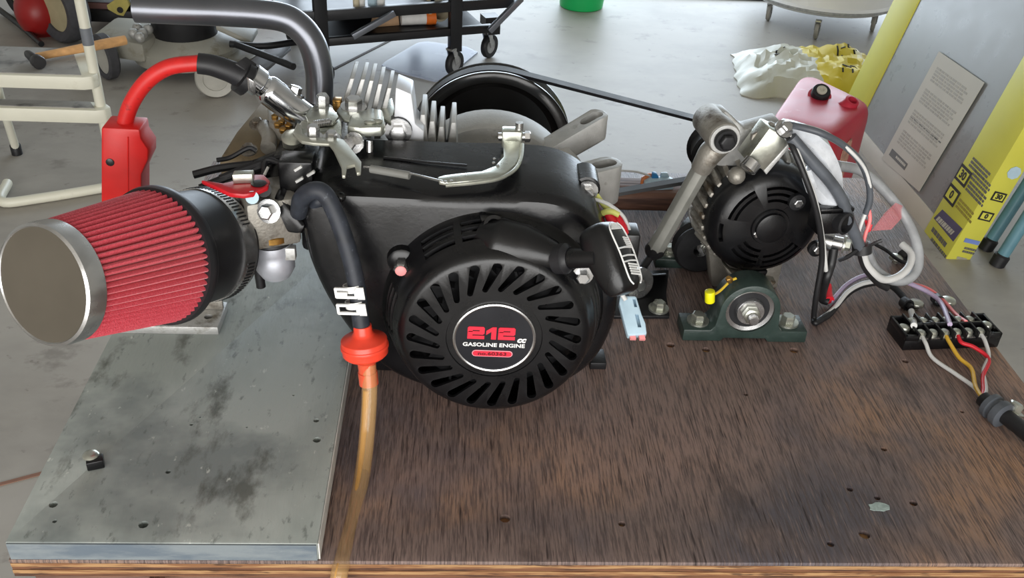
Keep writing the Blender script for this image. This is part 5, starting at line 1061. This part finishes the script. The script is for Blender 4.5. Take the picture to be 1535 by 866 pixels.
def wheel(c0, ax_, r, wd, tyre, hub, parent, rin=.62):
    ax_ = V(ax_).normalized(); o = MB().lathe(c0 - ax_ * wd / 2, ax_, [(r * rin, .1 * wd), (r * .92, 0), (r, .18 * wd), (r, .82 * wd), (r * .92, wd), (r * rin, .9 * wd)], 40, closed=True).build('wheel', M[tyre], parent)
    MB().lathe(c0 - ax_ * wd / 2, ax_, [(0, .30 * wd), (r * .15, .2 * wd), (r * .2, .4 * wd), (r * (rin + .02), .25 * wd), (r * (rin + .02), .8 * wd), (0, .8 * wd)], 32, cap=False).build('wheel_disc', M[hub], o)
    h = MB()
    for k in range(6):
        a, b, n = frame(ax_); e = a * math.cos(k * math.pi / 3) + b * math.sin(k * math.pi / 3); h.bar(c0 + e * r * .15 - ax_ * wd * .28, c0 + e * r * rin - ax_ * wd * .28, .012, .006, up=ax_)
    h.build('spokes', M[hub], o); return o
M['lightgrey'] = mat('pale_grey_wheel', (176, 174, 166), .5, 0, .1, 20); M['tyre'] = mat('grey_black_tyre', (66, 66, 70), .7, 0, .2, 60, .3, 120); M['hubcream'] = mat('dusty_cream_hub', (170, 160, 128), .5, 0, .15, 12, dirt=((110, 98, 72), 14, .6))
p = PZ(326, 144, FL); wheel(p + V((0, 0, .066)), (.25, -.95, 0), .066, .045, 'lightgrey', 'lightgrey', mw)
p = PZ(164, 117, FL); wheel(p + V((0, 0, .078)), (-.75, -.65, 0), .078, .04, 'tyre', 'lightgrey', mw, .74)
for pts in ([(345, 66), (395, 69), (450, 62)], [(352, 66), (400, 84), (440, 100)]): MB().tube([PZ(x, y, FL + .12) for x, y in pts], .012, 10).build('folded_handle', M['cart'], mw)
MB().prism([PZ(x, y, FL + .06) for x, y in [(372, 98), (416, 66), (436, 66), (436, 76), (402, 106), (384, 112)]], (0, 0, .012)).build('grass_guard', mat('dark_grey_plate', (92, 92, 94), .5), mw, .002)
MB().prism([PZ(x, y, FL + .06) for x, y in [(340, 84), (380, 72), (412, 70), (370, 96), (345, 104)]], (0, 0, .01)).build('side_plate', M['deck'], mw, .002)
for k, (px, py) in enumerate([(206, 42), (214, 50), (222, 44), (210, 56), (200, 50)]): MB().ball(PZ(px, py, FL + .16), .018, .018, .018, 10, 6).build('engine_bolt', M['alu'], mw)
# ---- red riding mower corner with black hood and big wheel
w0 = PZ(112, 64, FL); rm = thing('red_mower', 'red mower with cream-hubbed wheels and black body behind the ladder', 'mower', (w0.x, w0.y + .2, FL))
wheel(w0 + V((-.03, .02, .125)), (-.62, -.78, -.0), .125, .085, 'tyre', 'hubcream', rm, .66)
wheel(PZ(46, 28, FL) + V((-.02, .03, .10)), (-.62, -.78, 0), .10, .07, 'rubber', 'hubcream', rm, .66)
p = PY(68, 20, w0.y + .14); MB().ball(p + V((0, 0, .02)), .10, .14, .115, 24, 12).build('red_cowl', mat('red_mower_paint', (140, 26, 26), .35, 0, .1, 8), rm)
a = PY(132, 48, w0.y + .12); b = PY(215, 42, w0.y + .12)
MB().box(a.x, b.x, w0.y + .12, w0.y + .45, FL + .09, PY(150, 34, w0.y + .12).z).build('black_skirt', M['rubber'], rm, .01)
bz = PY(150, 34, w0.y + .12).z
MB().box(a.x + .0, b.x - .07, w0.y + .135, w0.y + .4, bz, bz + .07).build('reddish_panel', mat('dusty_brown_panel', (120, 86, 84), .5), rm, .004)
MB().box(a.x, b.x + .02, w0.y + .14, w0.y + .4, bz + .07, bz + .30).build('grey_panel', mat('blue_grey_panel', (150, 158, 170), .4, 0, .15, 8), rm, .008)
pl = [PY(x, y, w0.y + .118) for x, y in [(160, 8), (172, 0), (190, 0), (194, 8), (185, 24), (176, 22), (162, 14)]]
st_ = MB().prism(pl, (0, .018, 0)).build('shield_sticker', mat('gold_sticker', (190, 176, 96), .45, 0, .2, 20), rm); MB().lathe(PY(180, 15, w0.y + .117), n_, [(.012, -.002), (.012, .001)], 12).build('sticker_mark', M['print'], st_)
MB().box(b.x - .02, b.x + .02, w0.y + .15, w0.y + .4, FL + .09, bz + .3).build('black_corner', M['rubber'], rm, .01)
MB().tube([PZ(-20, 0, FL + .02), PZ(30, 38, FL + .02), PZ(62, 66, FL + .02)], .011, 10).build('tow_bar', M['cart'], rm)
# ---- red toolbox far behind the pipe
p = PZ(372, 2, FL); q = PZ(330, 6, FL); r_ = PZ(428, 6, FL); tl_ = thing('red_toolbox', 'red metal toolbox on the floor behind the exhaust pipe', 'toolbox', (p.x, q.y + .1, FL))
MB().box(q.x, r_.x, q.y, q.y + .2, FL, FL + .17).build('box', mat('toolbox_red', (190, 60, 48), .4), tl_, .006); MB().box(q.x - .004, r_.x + .004, q.y - .004, q.y + .204, FL + .17, FL + .20).build('lid', M['redmetal'], tl_, .006)
for x in (.3, .7): MB().box(q.x + (r_.x - q.x) * x - .012, q.x + (r_.x - q.x) * x + .012, q.y - .008, q.y, FL + .14, FL + .19).build('latch', M['steel'], tl_)
for o in ALL:
    try: del o['_o']
    except Exception: pass
